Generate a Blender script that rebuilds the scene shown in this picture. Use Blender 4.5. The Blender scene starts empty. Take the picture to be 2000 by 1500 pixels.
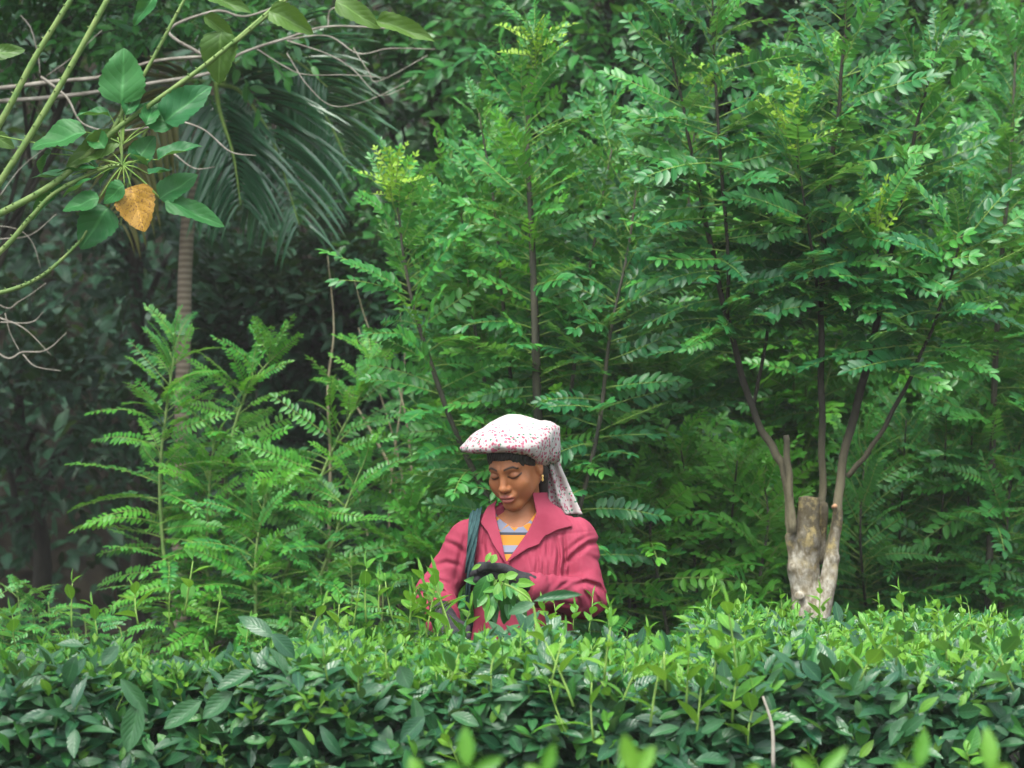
import bpy, math, random
import numpy as np
from mathutils import Vector, Matrix

random.seed(7)
rng = np.random.default_rng(7)
R = math.radians
scene = bpy.context.scene
COL = scene.collection

# ------------------------------------------------------------------ camera
F_PX = 4722.0                       # focal length in pixels of the 2000 px photograph (85 mm on 36 mm)
CAM = np.array([0.0, 0.0, 1.5])
PITCH = math.atan((873 - 750) / F_PX)
cam_data = bpy.data.cameras.new('camera')
cam_data.lens = 85.0
cam_data.sensor_width = 36.0
cam_data.clip_end = 2000.0
cam_data.dof.use_dof = True
cam_data.dof.focus_distance = 7.0
cam_data.dof.aperture_fstop = 4.5
cam_data.dof.aperture_blades = 7
cam = bpy.data.objects.new('camera', cam_data)
cam.location = CAM
cam.rotation_euler = (math.pi / 2 + PITCH, 0, 0)
COL.objects.link(cam)
scene.camera = cam

# ------------------------------------------------------------------ sky, sun, exposure
SUN_EL, SUN_AZ = R(63), R(200)      # azimuth clockwise from +Y: high, behind the camera
world = bpy.data.worlds.new('World')
scene.world = world
world.use_nodes = True
wn = world.node_tree.nodes
wl = world.node_tree.links
wn.clear()
sky = wn.new('ShaderNodeTexSky')
sky.sky_type = 'NISHITA'
sky.sun_disc = False
sky.sun_elevation = SUN_EL
sky.sun_rotation = SUN_AZ
sky.air_density = 1.0
sky.dust_density = 4.0
sky.ozone_density = 1.0
hs = wn.new('ShaderNodeHueSaturation')
hs.inputs['Saturation'].default_value = 0.36      # overcast: a paler sky
bg = wn.new('ShaderNodeBackground')
bg.inputs['Strength'].default_value = 0.15
wo = wn.new('ShaderNodeOutputWorld')
wl.new(sky.outputs[0], hs.inputs['Color'])
wl.new(hs.outputs[0], bg.inputs['Color'])
wl.new(bg.outputs[0], wo.inputs['Surface'])

sun_data = bpy.data.lights.new('sun', 'SUN')
sun_data.energy = 1.5
sun_data.angle = R(25)
sun_data.color = (1.0, 0.96, 0.88)
sun = bpy.data.objects.new('sun', sun_data)
sd = Vector((math.sin(SUN_AZ) * math.cos(SUN_EL), math.cos(SUN_AZ) * math.cos(SUN_EL), math.sin(SUN_EL)))
sun.rotation_euler = (-sd).to_track_quat('-Z', 'Y').to_euler()
sun.location = (0, 0, 12)
COL.objects.link(sun)

scene.view_settings.view_transform = 'Standard'
scene.view_settings.look = 'None'
scene.view_settings.gamma = 1.0
scene.view_settings.use_curve_mapping = False
scene.view_settings.exposure = 1.5
scene.cycles.use_denoising = True
scene.cycles.max_bounces = 6
scene.cycles.diffuse_bounces = 3
scene.cycles.glossy_bounces = 2
scene.cycles.transmission_bounces = 4
scene.cycles.transparent_max_bounces = 4
scene.cycles.volume_bounces = 0
scene.cycles.caustics_reflective = False
scene.cycles.caustics_refractive = False


def P(px, py, y):
    """world point seen at pixel (px, py) of the 2000x1500 photograph at world depth y"""
    cx, cz = (px - 1000) / F_PX, (750 - py) / F_PX
    dy = math.cos(PITCH) - cz * math.sin(PITCH)
    dz = math.sin(PITCH) + cz * math.cos(PITCH)
    s = (y - CAM[1]) / dy
    return np.array([CAM[0] + cx * s, y, CAM[2] + dz * s])


# ------------------------------------------------------------------ objects
def thing(name, label, cat, loc=(0, 0, 0), group=None):
    o = bpy.data.objects.new(name, None)
    o.empty_display_size = 0.1
    o.location = loc
    o['label'] = label
    o['category'] = cat
    if group:
        o['group'] = group
    COL.objects.link(o)
    return o


def part(name, mesh, parent=None, world=None, label=None):
    """link mesh as a part; its vertices (or `world` matrix) are in world space"""
    o = bpy.data.objects.new(name, mesh)
    COL.objects.link(o)
    if parent is not None:
        o.parent = parent
        off = Vector((0, 0, 0))
        q = parent
        while q is not None:
            off = off + q.location
            q = q.parent
        if world is None:
            o.location = -off
        else:
            m = world.copy()
            m.translation = m.translation - off
            o.matrix_basis = m
    elif world is not None:
        o.matrix_basis = world
    if label:
        o['label'] = label
    return o


def unit(v):
    v = np.asarray(v, float)
    return v / (np.linalg.norm(v, axis=-1, keepdims=True) + 1e-12)


def frame(d, up, loc, s=1.0):
    """matrix whose X runs along d and whose Z leans to up"""
    x = unit(d)
    y = np.cross(up, x)
    if np.linalg.norm(y) < 1e-4:
        y = np.cross([0.3, 0.9, 0.1], x)
    y = unit(y)
    z = np.cross(x, y)
    m = np.eye(4)
    m[:3, 0], m[:3, 1], m[:3, 2], m[:3, 3] = x * s, y * s, z * s, loc
    return Matrix(m.tolist())


class MB:
    """collects pieces and builds one mesh"""
    def __init__(self):
        self.v, self.f, self.mi, self.lv, self.n = [], [], [], [], 0

    def add(self, v, f, mi=0, lv=None):
        v = np.asarray(v, float)
        self.v.append(v)
        for q in f:
            self.f.append(tuple(int(i) + self.n for i in q))
            self.mi.append(mi)
        self.lv.append(np.zeros((len(v), 3)) if lv is None else np.asarray(lv, float))
        self.n += len(v)

    def batch(self, tmpl, pos, d, up, size, var, mi=0, wide=None):
        """many copies of a leaf template: pos, d, up (n,3), size (n,)"""
        tv, tf, tlv = tmpl
        x = unit(d)
        y = unit(np.cross(up, x))
        z = np.cross(x, y)
        k, m = len(pos), len(tv)
        w = np.ones(k) if wide is None else wide
        vv = (tv[None, :, 0, None] * x[:, None, :] + tv[None, :, 1, None] * (y * w[:, None])[:, None, :] + tv[None, :, 2, None] * z[:, None, :]) * size[:, None, None] + pos[:, None, :]
        lv = np.repeat(tlv[None], k, 0).copy()
        lv[:, :, 2] = var[:, None]
        base = self.n
        tfa = np.asarray(tf)
        ff = (tfa[None] + (np.arange(k) * m)[:, None, None] + base).reshape(-1, tfa.shape[1])
        self.v.append(vv.reshape(-1, 3))
        self.lv.append(lv.reshape(-1, 3))
        self.f.extend(map(tuple, ff.tolist()))
        self.mi.extend([mi] * len(ff))
        self.n += k * m

    def build(self, name, mats, smooth=True):
        me = bpy.data.meshes.new(name)
        v = np.concatenate(self.v) if self.v else np.zeros((0, 3))
        me.from_pydata(v.tolist(), [], self.f)
        if not isinstance(mats, (list, tuple)):
            mats = [mats]
        for m in mats:
            me.materials.append(m)
        me.polygons.foreach_set('material_index', np.array(self.mi, dtype=np.int32))
        me.polygons.foreach_set('use_smooth', np.full(len(self.f), smooth))
        a = me.attributes.new('lv', 'FLOAT_VECTOR', 'POINT')
        a.data.foreach_set('vector', np.concatenate(self.lv).ravel())
        me.update()
        return me


def leaf_tmpl(n=5, w=0.38, droop=0.2, fold=0.12, a=0.85, b=0.8, wave=0.0, cols=1):
    """unit leaf along X, up Z. lv = (across -1..1, along 0..1, random)"""
    us = np.linspace(-1, 1, 2 * cols + 1)
    v, lv = [], []
    for i in range(n + 1):
        t = i / n
        ww = w * 0.5 * (math.sin(math.pi * min(1, max(0, t)) ** a) ** b if 0 < t < 1 else 0.012)
        for u in us:
            z = -droop * t * t + abs(u) * ww * fold * 2 + wave * math.sin(t * 9 + u * 2) * ww
            v.append((t, u * ww, z))
            lv.append((u, t, 0))
    f = []
    k = len(us)
    for i in range(n):
        for j in range(k - 1):
            f.append((i * k + j, (i + 1) * k + j, (i + 1) * k + j + 1, i * k + j + 1))
    return np.array(v), f, np.array(lv)


def catmull(pts, per=6):
    pts = [np.asarray(p, float) for p in pts]
    if len(pts) < 3:
        return np.array([pts[0] + (pts[-1] - pts[0]) * t for t in np.linspace(0, 1, per + 1)])
    q = [2 * pts[0] - pts[1]] + pts + [2 * pts[-1] - pts[-2]]
    out = []
    for i in range(1, len(q) - 2):
        for s in range(per):
            t = s / per
            out.append(0.5 * ((2 * q[i]) + (-q[i - 1] + q[i + 1]) * t + (2 * q[i - 1] - 5 * q[i] + 4 * q[i + 1] - q[i + 2]) * t * t + (-q[i - 1] + 3 * q[i] - 3 * q[i + 1] + q[i + 2]) * t ** 3))
    out.append(pts[-1])
    return np.array(out)


def tube(mb, pts, radii, sides=6, mi=0, lump=0.0, close=True):
    pts = np.asarray(pts, float)
    n = len(pts)
    radii = np.interp(np.linspace(0, 1, n), np.linspace(0, 1, len(radii)), radii) if len(radii) != n else np.asarray(radii, float)
    tan = unit(np.gradient(pts, axis=0))
    ref = np.array([0.31, 0.77, 0.2])
    v = []
    for i in range(n):
        a = unit(np.cross(tan[i], ref))
        b = np.cross(tan[i], a)
        for j in range(sides):
            th = 2 * math.pi * j / sides
            rr = radii[i] * (1 + lump * (random.random() - 0.5) * 2)
            v.append(pts[i] + (a * math.cos(th) + b * math.sin(th)) * rr)
    f = []
    for i in range(n - 1):
        for j in range(sides):
            k = (j + 1) % sides
            f.append((i * sides + j, i * sides + k, (i + 1) * sides + k, (i + 1) * sides + j))
    if close:
        f.append(tuple(range(sides - 1, -1, -1)))
        f.append(tuple(range((n - 1) * sides, n * sides)))
    lv = np.zeros((len(v), 3))
    lv[:, 1] = np.repeat(np.linspace(0, 1, n), sides)
    mb.add(v, f, mi, lv)


# ------------------------------------------------------------------ solid shapes from distance functions
WY = 7.05                           # how far from the camera the woman stands


def sd_rc(p, a, b, ra, rb):
    a, b = np.asarray(a, float), np.asarray(b, float)
    ab = b - a
    h = np.clip(((p - a) @ ab) / (ab @ ab), 0, 1)
    return np.linalg.norm(p - a - h[:, None] * ab, axis=1) - (ra + (rb - ra) * h)


def sd_el(p, c, r, rot=None):
    q = p - np.asarray(c, float)
    if rot is not None:
        q = q @ rot
    r = np.asarray(r, float)
    k0 = np.linalg.norm(q / r, axis=1)
    k1 = np.linalg.norm(q / (r * r), axis=1) + 1e-9
    return k0 * (k0 - 1) / k1


def smin(a, b, k):
    h = np.clip(0.5 + 0.5 * (b - a) / k, 0, 1)
    return b + (a - b) * h - k * h * (1 - h)


def smax(a, b, k):
    return -smin(-a, -b, k)


def poly2(x, z, pts):
    d = np.full(len(x), 1e9)
    s = np.ones(len(x))
    n = len(pts)
    for i in range(n):
        ax, az = pts[i]
        bx, bz = pts[i - 1]
        ex, ez = bx - ax, bz - az
        wx, wz = x - ax, z - az
        h = np.clip((wx * ex + wz * ez) / (ex * ex + ez * ez), 0, 1)
        d = np.minimum(d, (wx - ex * h) ** 2 + (wz - ez * h) ** 2)
        c1, c2, c3 = z >= az, z < bz, ex * wz > ez * wx
        flip = (c1 & c2 & c3) | (~c1 & ~c2 & ~c3)
        s = np.where(flip, -s, s)
    return s * np.sqrt(d)


_nr = np.random.default_rng(5)
_K = _nr.normal(size=(7, 3)); _PH = _nr.uniform(0, 6.28, 7)


def wob(p, f):
    o = 0
    for k, ph in zip(_K, _PH):
        o = o + np.sin(p @ (k * f) + ph)
    return o / 4.0


def surface_nets(f, xs, ys, zs):
    nx, ny, nz = len(xs), len(ys), len(zs)
    G = np.empty((nx, ny, nz), np.float32)
    bs = 6
    bl = [np.arange(0, m_, bs) for m_ in (nx, ny, nz)]
    ax_c = [np.array([(a_[i] + a_[min(i + bs, len(a_) - 1)]) / 2 for i in q]) for a_, q in zip((xs, ys, zs), bl)]
    ax_h = [np.array([(a_[min(i + bs, len(a_) - 1)] - a_[i]) / 2 for i in q]) for a_, q in zip((xs, ys, zs), bl)]
    C = np.stack(np.meshgrid(*ax_c, indexing='ij'), -1)
    Hd = np.sqrt(sum(h_ ** 2 for h_ in np.meshgrid(*ax_h, indexing='ij')))
    fc = f(C.reshape(-1, 3)).reshape(C.shape[:3])
    act = np.abs(fc) < Hd * 1.35 + .012
    big = np.repeat(np.repeat(np.repeat(np.where(fc < 0, -1.0, 1.0), bs, 0), bs, 1), bs, 2)[:nx, :ny, :nz]
    G[:] = big
    on = np.repeat(np.repeat(np.repeat(act, bs, 0), bs, 1), bs, 2)[:nx, :ny, :nz]
    I, J, K = np.nonzero(on)
    for s_ in range(0, len(I), 150000):
        e_ = slice(s_, s_ + 150000)
        G[I[e_], J[e_], K[e_]] = f(np.stack([xs[I[e_]], ys[J[e_]], zs[K[e_]]], 1))
    ins = G < 0
    cnt = np.zeros((nx - 1, ny - 1, nz - 1), np.int8)
    for a in (0, 1):
        for b in (0, 1):
            for c in (0, 1):
                cnt += ins[a:nx - 1 + a, b:ny - 1 + b, c:nz - 1 + c]
    mixed = (cnt > 0) & (cnt < 8)
    I, J, K = np.nonzero(mixed)
    idx = np.full(mixed.shape, -1, np.int64)
    idx[I, J, K] = np.arange(len(I))
    acc = np.zeros((len(I), 3)); num = np.zeros(len(I))
    corners = [(a, b, c) for a in (0, 1) for b in (0, 1) for c in (0, 1)]
    for ca in corners:
        for ax in range(3):
            if ca[ax]:
                continue
            cb = list(ca); cb[ax] = 1
            ga = G[I + ca[0], J + ca[1], K + ca[2]]; gb = G[I + cb[0], J + cb[1], K + cb[2]]
            m = (ga < 0) != (gb < 0)
            t = np.where(m, ga / np.where(m, ga - gb, 1), 0)
            pa = np.stack([xs[I + ca[0]], ys[J + ca[1]], zs[K + ca[2]]], 1)
            pb = np.stack([xs[I + cb[0]], ys[J + cb[1]], zs[K + cb[2]]], 1)
            acc += np.where(m[:, None], pa + (pb - pa) * t[:, None], 0); num += m
    V = acc / num[:, None]
    F = []
    for ax in range(3):
        o1, o2 = [(1, 2), (2, 0), (0, 1)][ax]
        sl0 = [slice(None)] * 3; sl1 = [slice(None)] * 3
        sl0[ax] = slice(0, -1); sl1[ax] = slice(1, None)
        a, b = ins[tuple(sl0)], ins[tuple(sl1)]
        e = np.argwhere(a != b)
        if not len(e):
            continue
        ok = (e[:, o1] > 0) & (e[:, o2] > 0) & (e[:, o1] < mixed.shape[o1]) & (e[:, o2] < mixed.shape[o2])
        e = e[ok]
        sgn = a[tuple(e.T)]
        q = []
        for d1, d2 in ((1, 1), (0, 1), (0, 0), (1, 0)):
            c = e.copy(); c[:, o1] -= d1; c[:, o2] -= d2
            q.append(idx[tuple(c.T)])
        q = np.stack(q, 1)
        q = np.where(sgn[:, None], q, q[:, ::-1])
        F.append(q)
    return V, np.concatenate(F)


def sdf_mesh(name, f, xs, ys, zs, mat, col=None, off=None):
    V, Fq = surface_nets(f, xs, ys, zs)
    me = bpy.data.meshes.new(name)
    me.from_pydata((V + ([0, WY, 0] if off is None else off)).tolist(), [], Fq.tolist())
    me.materials.append(mat)
    me.polygons.foreach_set('use_smooth', np.ones(len(Fq), bool))
    if col is not None:
        a = me.color_attributes.new('Col', 'FLOAT_COLOR', 'POINT')
        c = np.ones((len(V), 4)); c[:, :3] = col(V)
        a.data.foreach_set('color', c.ravel())
    me.update()
    return me


def rng_ax(*segs):
    """axis from (start, stop, step) pieces"""
    out = []
    for a, b, s in segs:
        out.append(np.arange(a, b, s))
    return np.concatenate(out)



# ------------------------------------------------------------------ materials
def new_mat(name):
    m = bpy.data.materials.new(name)
    m.use_nodes = True
    nt = m.node_tree
    nt.nodes.clear()
    out = nt.nodes.new('ShaderNodeOutputMaterial')
    return m, nt, out


def N(nt, kind, **kw):
    n = nt.nodes.new(kind)
    for k, v in kw.items():
        if k in n.inputs:
            n.inputs[k].default_value = v
        else:
            setattr(n, k, v)
    return n


def mth(nt, op, a, b=None, clamp=False):
    n = nt.nodes.new('ShaderNodeMath')
    n.operation = op
    n.use_clamp = clamp
    for i, x in enumerate((a, b)):
        if x is None:
            continue
        if isinstance(x, (int, float)):
            n.inputs[i].default_value = x
        else:
            nt.links.new(x, n.inputs[i])
    return n.outputs[0]


def mixc(nt, fac, a, b, mode='MIX'):
    n = nt.nodes.new('ShaderNodeMix')
    n.data_type = 'RGBA'
    n.blend_type = mode
    for sock, x in ((n.inputs[0], fac), (n.inputs[6], a), (n.inputs[7], b)):
        if isinstance(x, (int, float)):
            sock.default_value = x
        elif isinstance(x, (tuple, list)):
            sock.default_value = (*x[:3], 1)
        else:
            nt.links.new(x, sock)
    return n.outputs[2]


def leaf_mat(name, ca, cb, rough=0.4, trans=0.3, veins=0, spot=None, spec=0.5, rib=0.35):
    m, nt, out = new_mat(name)
    at = N(nt, 'ShaderNodeAttribute', attribute_name='lv')
    sp = N(nt, 'ShaderNodeSeparateXYZ')
    nt.links.new(at.outputs['Vector'], sp.inputs[0])
    oi = N(nt, 'ShaderNodeObjectInfo')
    rnd = mth(nt, 'FRACT', mth(nt, 'ADD', sp.outputs[2], oi.outputs['Random']))
    col = mixc(nt, rnd, ca, cb)
    tc = N(nt, 'ShaderNodeTexCoord')
    no = N(nt, 'ShaderNodeTexNoise', Scale=14.0, Detail=3.0)
    nt.links.new(tc.outputs['Object'], no.inputs['Vector'])
    col = mixc(nt, mth(nt, 'MULTIPLY', no.outputs[0], 0.5), col, tuple(c * 0.62 for c in ca))
    au = mth(nt, 'ABSOLUTE', sp.outputs[0])
    ribm = mth(nt, 'SUBTRACT', 1.0, mth(nt, 'MULTIPLY', au, 9.0), True)
    col = mixc(nt, mth(nt, 'MULTIPLY', ribm, rib), col, tuple(min(1, c * 1.8 + 0.05) for c in cb))
    if spot:
        n2 = N(nt, 'ShaderNodeTexNoise', Scale=23.0, Detail=4.0)
        nt.links.new(tc.outputs['Object'], n2.inputs['Vector'])
        col = mixc(nt, mth(nt, 'MULTIPLY', mth(nt, 'SUBTRACT', n2.outputs[0], 0.5), 5.0, True), col, spot)
    if veins:
        s = mth(nt, 'SUBTRACT', mth(nt, 'MULTIPLY', sp.outputs[1], veins * 6.2832), mth(nt, 'MULTIPLY', au, veins * 2.2))
        vs = mth(nt, 'POWER', mth(nt, 'ABSOLUTE', mth(nt, 'SINE', mth(nt, 'MULTIPLY', s, 0.5))), 0.5)
        col = mixc(nt, mth(nt, 'MULTIPLY', mth(nt, 'SUBTRACT', 1.0, mth(nt, 'MULTIPLY', vs, 2.4), True), rib * .55), col, tuple(min(1, c * 1.6 + 0.03) for c in cb))
    b = N(nt, 'ShaderNodeBsdfPrincipled', Roughness=rough)
    b.inputs['Specular IOR Level'].default_value = spec
    nt.links.new(col, b.inputs['Base Color'])
    if veins:
        hgt = mth(nt, 'SUBTRACT', vs, mth(nt, 'MULTIPLY', ribm, 0.8))
        bp = N(nt, 'ShaderNodeBump', Strength=0.28, Distance=0.003)
        nt.links.new(hgt, bp.inputs['Height'])
        nt.links.new(bp.outputs[0], b.inputs['Normal'])
    tr = N(nt, 'ShaderNodeBsdfTranslucent')
    tcol = mixc(nt, 0.35, col, (0.25, 0.42, 0.03), 'MIX')
    nt.links.new(tcol, tr.inputs['Color'])
    mx = N(nt, 'ShaderNodeMixShader')
    mx.inputs[0].default_value = trans
    nt.links.new(b.outputs[0], mx.inputs[1])
    nt.links.new(tr.outputs[0], mx.inputs[2])
    nt.links.new(mx.outputs[0], out.inputs[0])
    return m


def grad_bark(name, lo, hi, z0, z1, stretch=.3, scale=26.0):
    """bark that turns from pale old wood to dark young wood with height"""
    m, nt, out = new_mat(name)
    tc = N(nt, 'ShaderNodeTexCoord')
    mp = N(nt, 'ShaderNodeMapping')
    mp.inputs['Scale'].default_value = (1, 1, stretch)
    nt.links.new(tc.outputs['Object'], mp.inputs[0])
    no = N(nt, 'ShaderNodeTexNoise', Scale=scale, Detail=8.0, Roughness=.7)
    nt.links.new(mp.outputs[0], no.inputs['Vector'])
    sp = N(nt, 'ShaderNodeSeparateXYZ')
    nt.links.new(tc.outputs['Object'], sp.inputs[0])
    h = mth(nt, 'ADD', sp.outputs[2], mth(nt, 'MULTIPLY', mth(nt, 'SUBTRACT', no.outputs[0], .5), .5))
    mr = N(nt, 'ShaderNodeMapRange')
    mr.inputs[1].default_value, mr.inputs[2].default_value = z0, z1
    nt.links.new(h, mr.inputs[0])
    nr = N(nt, 'ShaderNodeMapRange')
    nr.inputs[1].default_value, nr.inputs[2].default_value = .36, .64
    nt.links.new(no.outputs[0], nr.inputs[0])
    a = mixc(nt, nr.outputs[0], tuple(c * .45 for c in lo), tuple(min(1, c * 1.6) for c in lo))
    b = mixc(nt, no.outputs[0], tuple(c * .6 for c in hi), tuple(c * 1.4 for c in hi))
    col = mixc(nt, mr.outputs[0], a, b)
    bs = N(nt, 'ShaderNodeBsdfPrincipled', Roughness=.85)
    bs.inputs['Specular IOR Level'].default_value = .25
    nt.links.new(col, bs.inputs['Base Color'])
    bp = N(nt, 'ShaderNodeBump', Strength=.7, Distance=.006)
    nt.links.new(no.outputs[0], bp.inputs['Height'])
    nt.links.new(bp.outputs[0], bs.inputs['Normal'])
    nt.links.new(bs.outputs[0], out.inputs[0])
    return m


def plain_mat(name, ca, cb, scale=20.0, rough=0.8, bump=0.3, dist=0.004, stretch=(1, 1, 1), spec=0.3, coat=None, ramp=(0.35, 0.65), detail=6.0):
    m, nt, out = new_mat(name)
    tc = N(nt, 'ShaderNodeTexCoord')
    mp = N(nt, 'ShaderNodeMapping')
    mp.inputs['Scale'].default_value = stretch
    nt.links.new(tc.outputs['Object'], mp.inputs[0])
    no = N(nt, 'ShaderNodeTexNoise', Scale=scale, Detail=detail, Roughness=0.6)
    nt.links.new(mp.outputs[0], no.inputs['Vector'])
    mr = N(nt, 'ShaderNodeMapRange')
    mr.inputs[1].default_value, mr.inputs[2].default_value = ramp
    nt.links.new(no.outputs[0], mr.inputs[0])
    col = mixc(nt, mr.outputs[0], ca, cb)
    b = N(nt, 'ShaderNodeBsdfPrincipled', Roughness=rough)
    b.inputs['Specular IOR Level'].default_value = spec
    nt.links.new(col, b.inputs['Base Color'])
    bp = N(nt, 'ShaderNodeBump', Strength=bump, Distance=dist)
    nt.links.new(no.outputs[0], bp.inputs['Height'])
    nt.links.new(bp.outputs[0], b.inputs['Normal'])
    nt.links.new(b.outputs[0], out.inputs[0])
    return m


M = {}
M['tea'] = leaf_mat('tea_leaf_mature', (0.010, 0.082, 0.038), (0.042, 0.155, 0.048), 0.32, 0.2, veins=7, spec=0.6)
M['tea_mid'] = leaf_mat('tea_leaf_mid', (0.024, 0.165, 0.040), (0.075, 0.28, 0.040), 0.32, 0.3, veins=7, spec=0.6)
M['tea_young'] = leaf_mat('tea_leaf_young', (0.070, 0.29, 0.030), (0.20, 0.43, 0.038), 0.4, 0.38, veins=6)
M['pinnate'] = leaf_mat('pinnate_leaf', (0.020, 0.175, 0.044), (0.090, 0.38, 0.052), 0.40, 0.36, spec=0.5)
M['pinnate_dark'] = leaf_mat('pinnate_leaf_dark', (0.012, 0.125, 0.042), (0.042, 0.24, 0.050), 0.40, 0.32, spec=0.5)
M['pinnate_bright'] = leaf_mat('pinnate_leaf_bright', (0.040, 0.29, 0.034), (0.15, 0.46, 0.036), 0.42, 0.4)
M['pinnate_young'] = leaf_mat('pinnate_leaf_young', (0.26, 0.55, 0.04), (0.42, 0.62, 0.07), 0.5, 0.4)
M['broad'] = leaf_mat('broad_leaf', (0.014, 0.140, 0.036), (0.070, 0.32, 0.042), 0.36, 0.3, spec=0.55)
M['broad_dark'] = leaf_mat('broad_leaf_dark', (0.007, 0.045, 0.022), (0.020, 0.085, 0.032), 0.55, 0.15, spec=.3)  # broad leaf colour darkened to stand in for forest shade
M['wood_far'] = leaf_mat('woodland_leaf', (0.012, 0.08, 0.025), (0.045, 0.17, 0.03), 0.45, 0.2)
M['coral'] = leaf_mat('coral_leaf', (0.015, 0.135, 0.040), (0.045, 0.21, 0.050), 0.48, 0.28, veins=6, rib=0.45, spec=.3)
M['coral_olive'] = leaf_mat('coral_leaf_olive', (0.07, 0.17, 0.03), (0.10, 0.21, 0.035), 0.5, 0.3, veins=6, rib=0.5)
M['coral_dead'] = leaf_mat('coral_leaf_dead', (0.46, 0.25, 0.025), (0.52, 0.30, 0.04), 0.6, 0.25, veins=6, spot=(0.13, 0.045, 0.015))
M['palm'] = leaf_mat('palm_leaflet', (0.016, 0.11, 0.050), (0.05, 0.20, 0.08), 0.27, 0.22, spec=0.8)
M['palm_old'] = leaf_mat('palm_leaflet_old', (0.13, 0.16, 0.03), (0.20, 0.19, 0.05), 0.5, 0.2)
M['stem_green'] = plain_mat('green_stem', (0.10, 0.20, 0.05), (0.20, 0.28, 0.09), 30, 0.55, 0.3)
M['rachis'] = plain_mat('leaf_rachis', (0.14, 0.28, 0.05), (0.22, 0.34, 0.08), 30, 0.6, 0.1)
M['stem_dark'] = plain_mat('dark_stem', (0.035, 0.04, 0.03), (0.09, 0.085, 0.06), 25, 0.8, 0.5, stretch=(1, 1, 0.25))
M['bark_pale'] = plain_mat('pale_bark', (0.20, 0.17, 0.10), (0.60, 0.57, 0.46), 18, 0.85, 0.9, 0.010, stretch=(1, 1, 0.5), detail=8.0)
M['bark_stem'] = plain_mat('grey_brown_stem', (0.14, 0.12, 0.07), (0.34, 0.31, 0.20), 22, 0.85, 0.6, 0.005, stretch=(1, 1, 0.25))
M['pollard'] = grad_bark('pollard_bark', (.17, .155, .095), (.030, .030, .021), 1.25, 1.6)
m, nt, out = new_mat('pollard_trunk_bark')
tc = N(nt, 'ShaderNodeTexCoord')
sp = N(nt, 'ShaderNodeSeparateXYZ'); nt.links.new(tc.outputs['Object'], sp.inputs[0])
def _noise(sc, lo, hi, st=(1, 1, 1)):
    mp = N(nt, 'ShaderNodeMapping'); mp.inputs['Scale'].default_value = st
    nt.links.new(tc.outputs['Object'], mp.inputs[0])
    n_ = N(nt, 'ShaderNodeTexNoise', Scale=sc, Detail=8.0, Roughness=.7); nt.links.new(mp.outputs[0], n_.inputs['Vector'])
    r_ = N(nt, 'ShaderNodeMapRange'); r_.inputs[1].default_value, r_.inputs[2].default_value = lo, hi
    nt.links.new(n_.outputs[0], r_.inputs[0])
    return r_.outputs[0], n_.outputs[0]
f1, n1 = _noise(48, .40, .60, (1, 1, .6))
f2, n2 = _noise(13, .50, .62)
f3, n3 = _noise(22, .50, .60)
col = mixc(nt, f1, (.20, .175, .115), (.46, .445, .37))
col = mixc(nt, mth(nt, 'MULTIPLY', f2, .75), col, (.10, .075, .042))
mh = N(nt, 'ShaderNodeMapRange'); mh.inputs[1].default_value, mh.inputs[2].default_value = 1.02, 1.20
nt.links.new(mth(nt, 'ADD', sp.outputs[2], mth(nt, 'MULTIPLY', mth(nt, 'SUBTRACT', n3, .5), .5)), mh.inputs[0])
moss = mixc(nt, f3, (.055, .045, .022), (.27, .22, .09))
col = mixc(nt, mth(nt, 'MULTIPLY', mh.outputs[0], .85), col, moss)
bs = N(nt, 'ShaderNodeBsdfPrincipled', Roughness=.88); bs.inputs['Specular IOR Level'].default_value = .2
nt.links.new(col, bs.inputs['Base Color'])
bp = N(nt, 'ShaderNodeBump', Strength=1.0, Distance=.01); nt.links.new(n1, bp.inputs['Height']); nt.links.new(bp.outputs[0], bs.inputs['Normal'])
nt.links.new(bs.outputs[0], out.inputs[0])
M['pollard_trunk'] = m
M['bark_moss'] = plain_mat('mossy_cut_bark', (0.075, 0.06, 0.03), (0.34, 0.29, 0.16), 30, 0.9, 1.0, 0.014, ramp=(.32, .66))
M['cut_wood'] = plain_mat('cut_wood', (0.42, 0.22, 0.11), (0.58, 0.36, 0.22), 30, 0.8, 0.2)
M['bark_bg'] = plain_mat('forest_bark', (0.024, 0.024, 0.018), (0.066, 0.064, 0.048), 10, 0.9, 0.8, 0.01, stretch=(1, 1, 0.3))
M['dry_twig'] = plain_mat('dry_twig', (0.17, 0.155, 0.125), (0.36, 0.34, 0.285), 18, 0.85, 0.5, 0.003)
M['palm_bark'] = plain_mat('palm_bark', (0.15, 0.12, 0.085), (0.36, 0.31, 0.23), 14, 0.85, 0.6, 0.006, stretch=(1, 1, 3))
m, nt, out = new_mat('palm_bark')
tc = N(nt, 'ShaderNodeTexCoord'); sp = N(nt, 'ShaderNodeSeparateXYZ'); nt.links.new(tc.outputs['Object'], sp.inputs[0])
no = N(nt, 'ShaderNodeTexNoise', Scale=30.0, Detail=5.0); nt.links.new(tc.outputs['Object'], no.inputs['Vector'])
band = mth(nt, 'SINE', mth(nt, 'ADD', mth(nt, 'MULTIPLY', sp.outputs[2], 6.2832 / .030), mth(nt, 'MULTIPLY', no.outputs[0], 2.5)))
col = mixc(nt, mth(nt, 'MULTIPLY', mth(nt, 'ADD', band, 1.0), .5, True), (.14, .105, .07), (.31, .255, .185))
col = mixc(nt, mth(nt, 'MULTIPLY', no.outputs[0], .5), col, (.16, .15, .11))
bs = N(nt, 'ShaderNodeBsdfPrincipled', Roughness=.9); nt.links.new(col, bs.inputs['Base Color']); nt.links.new(bs.outputs[0], out.inputs[0])
M['palm_bark'] = m
M['tea_wood'] = plain_mat('tea_wood', (0.06, 0.045, 0.03), (0.20, 0.15, 0.10), 26, 0.85, 0.5)
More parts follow.
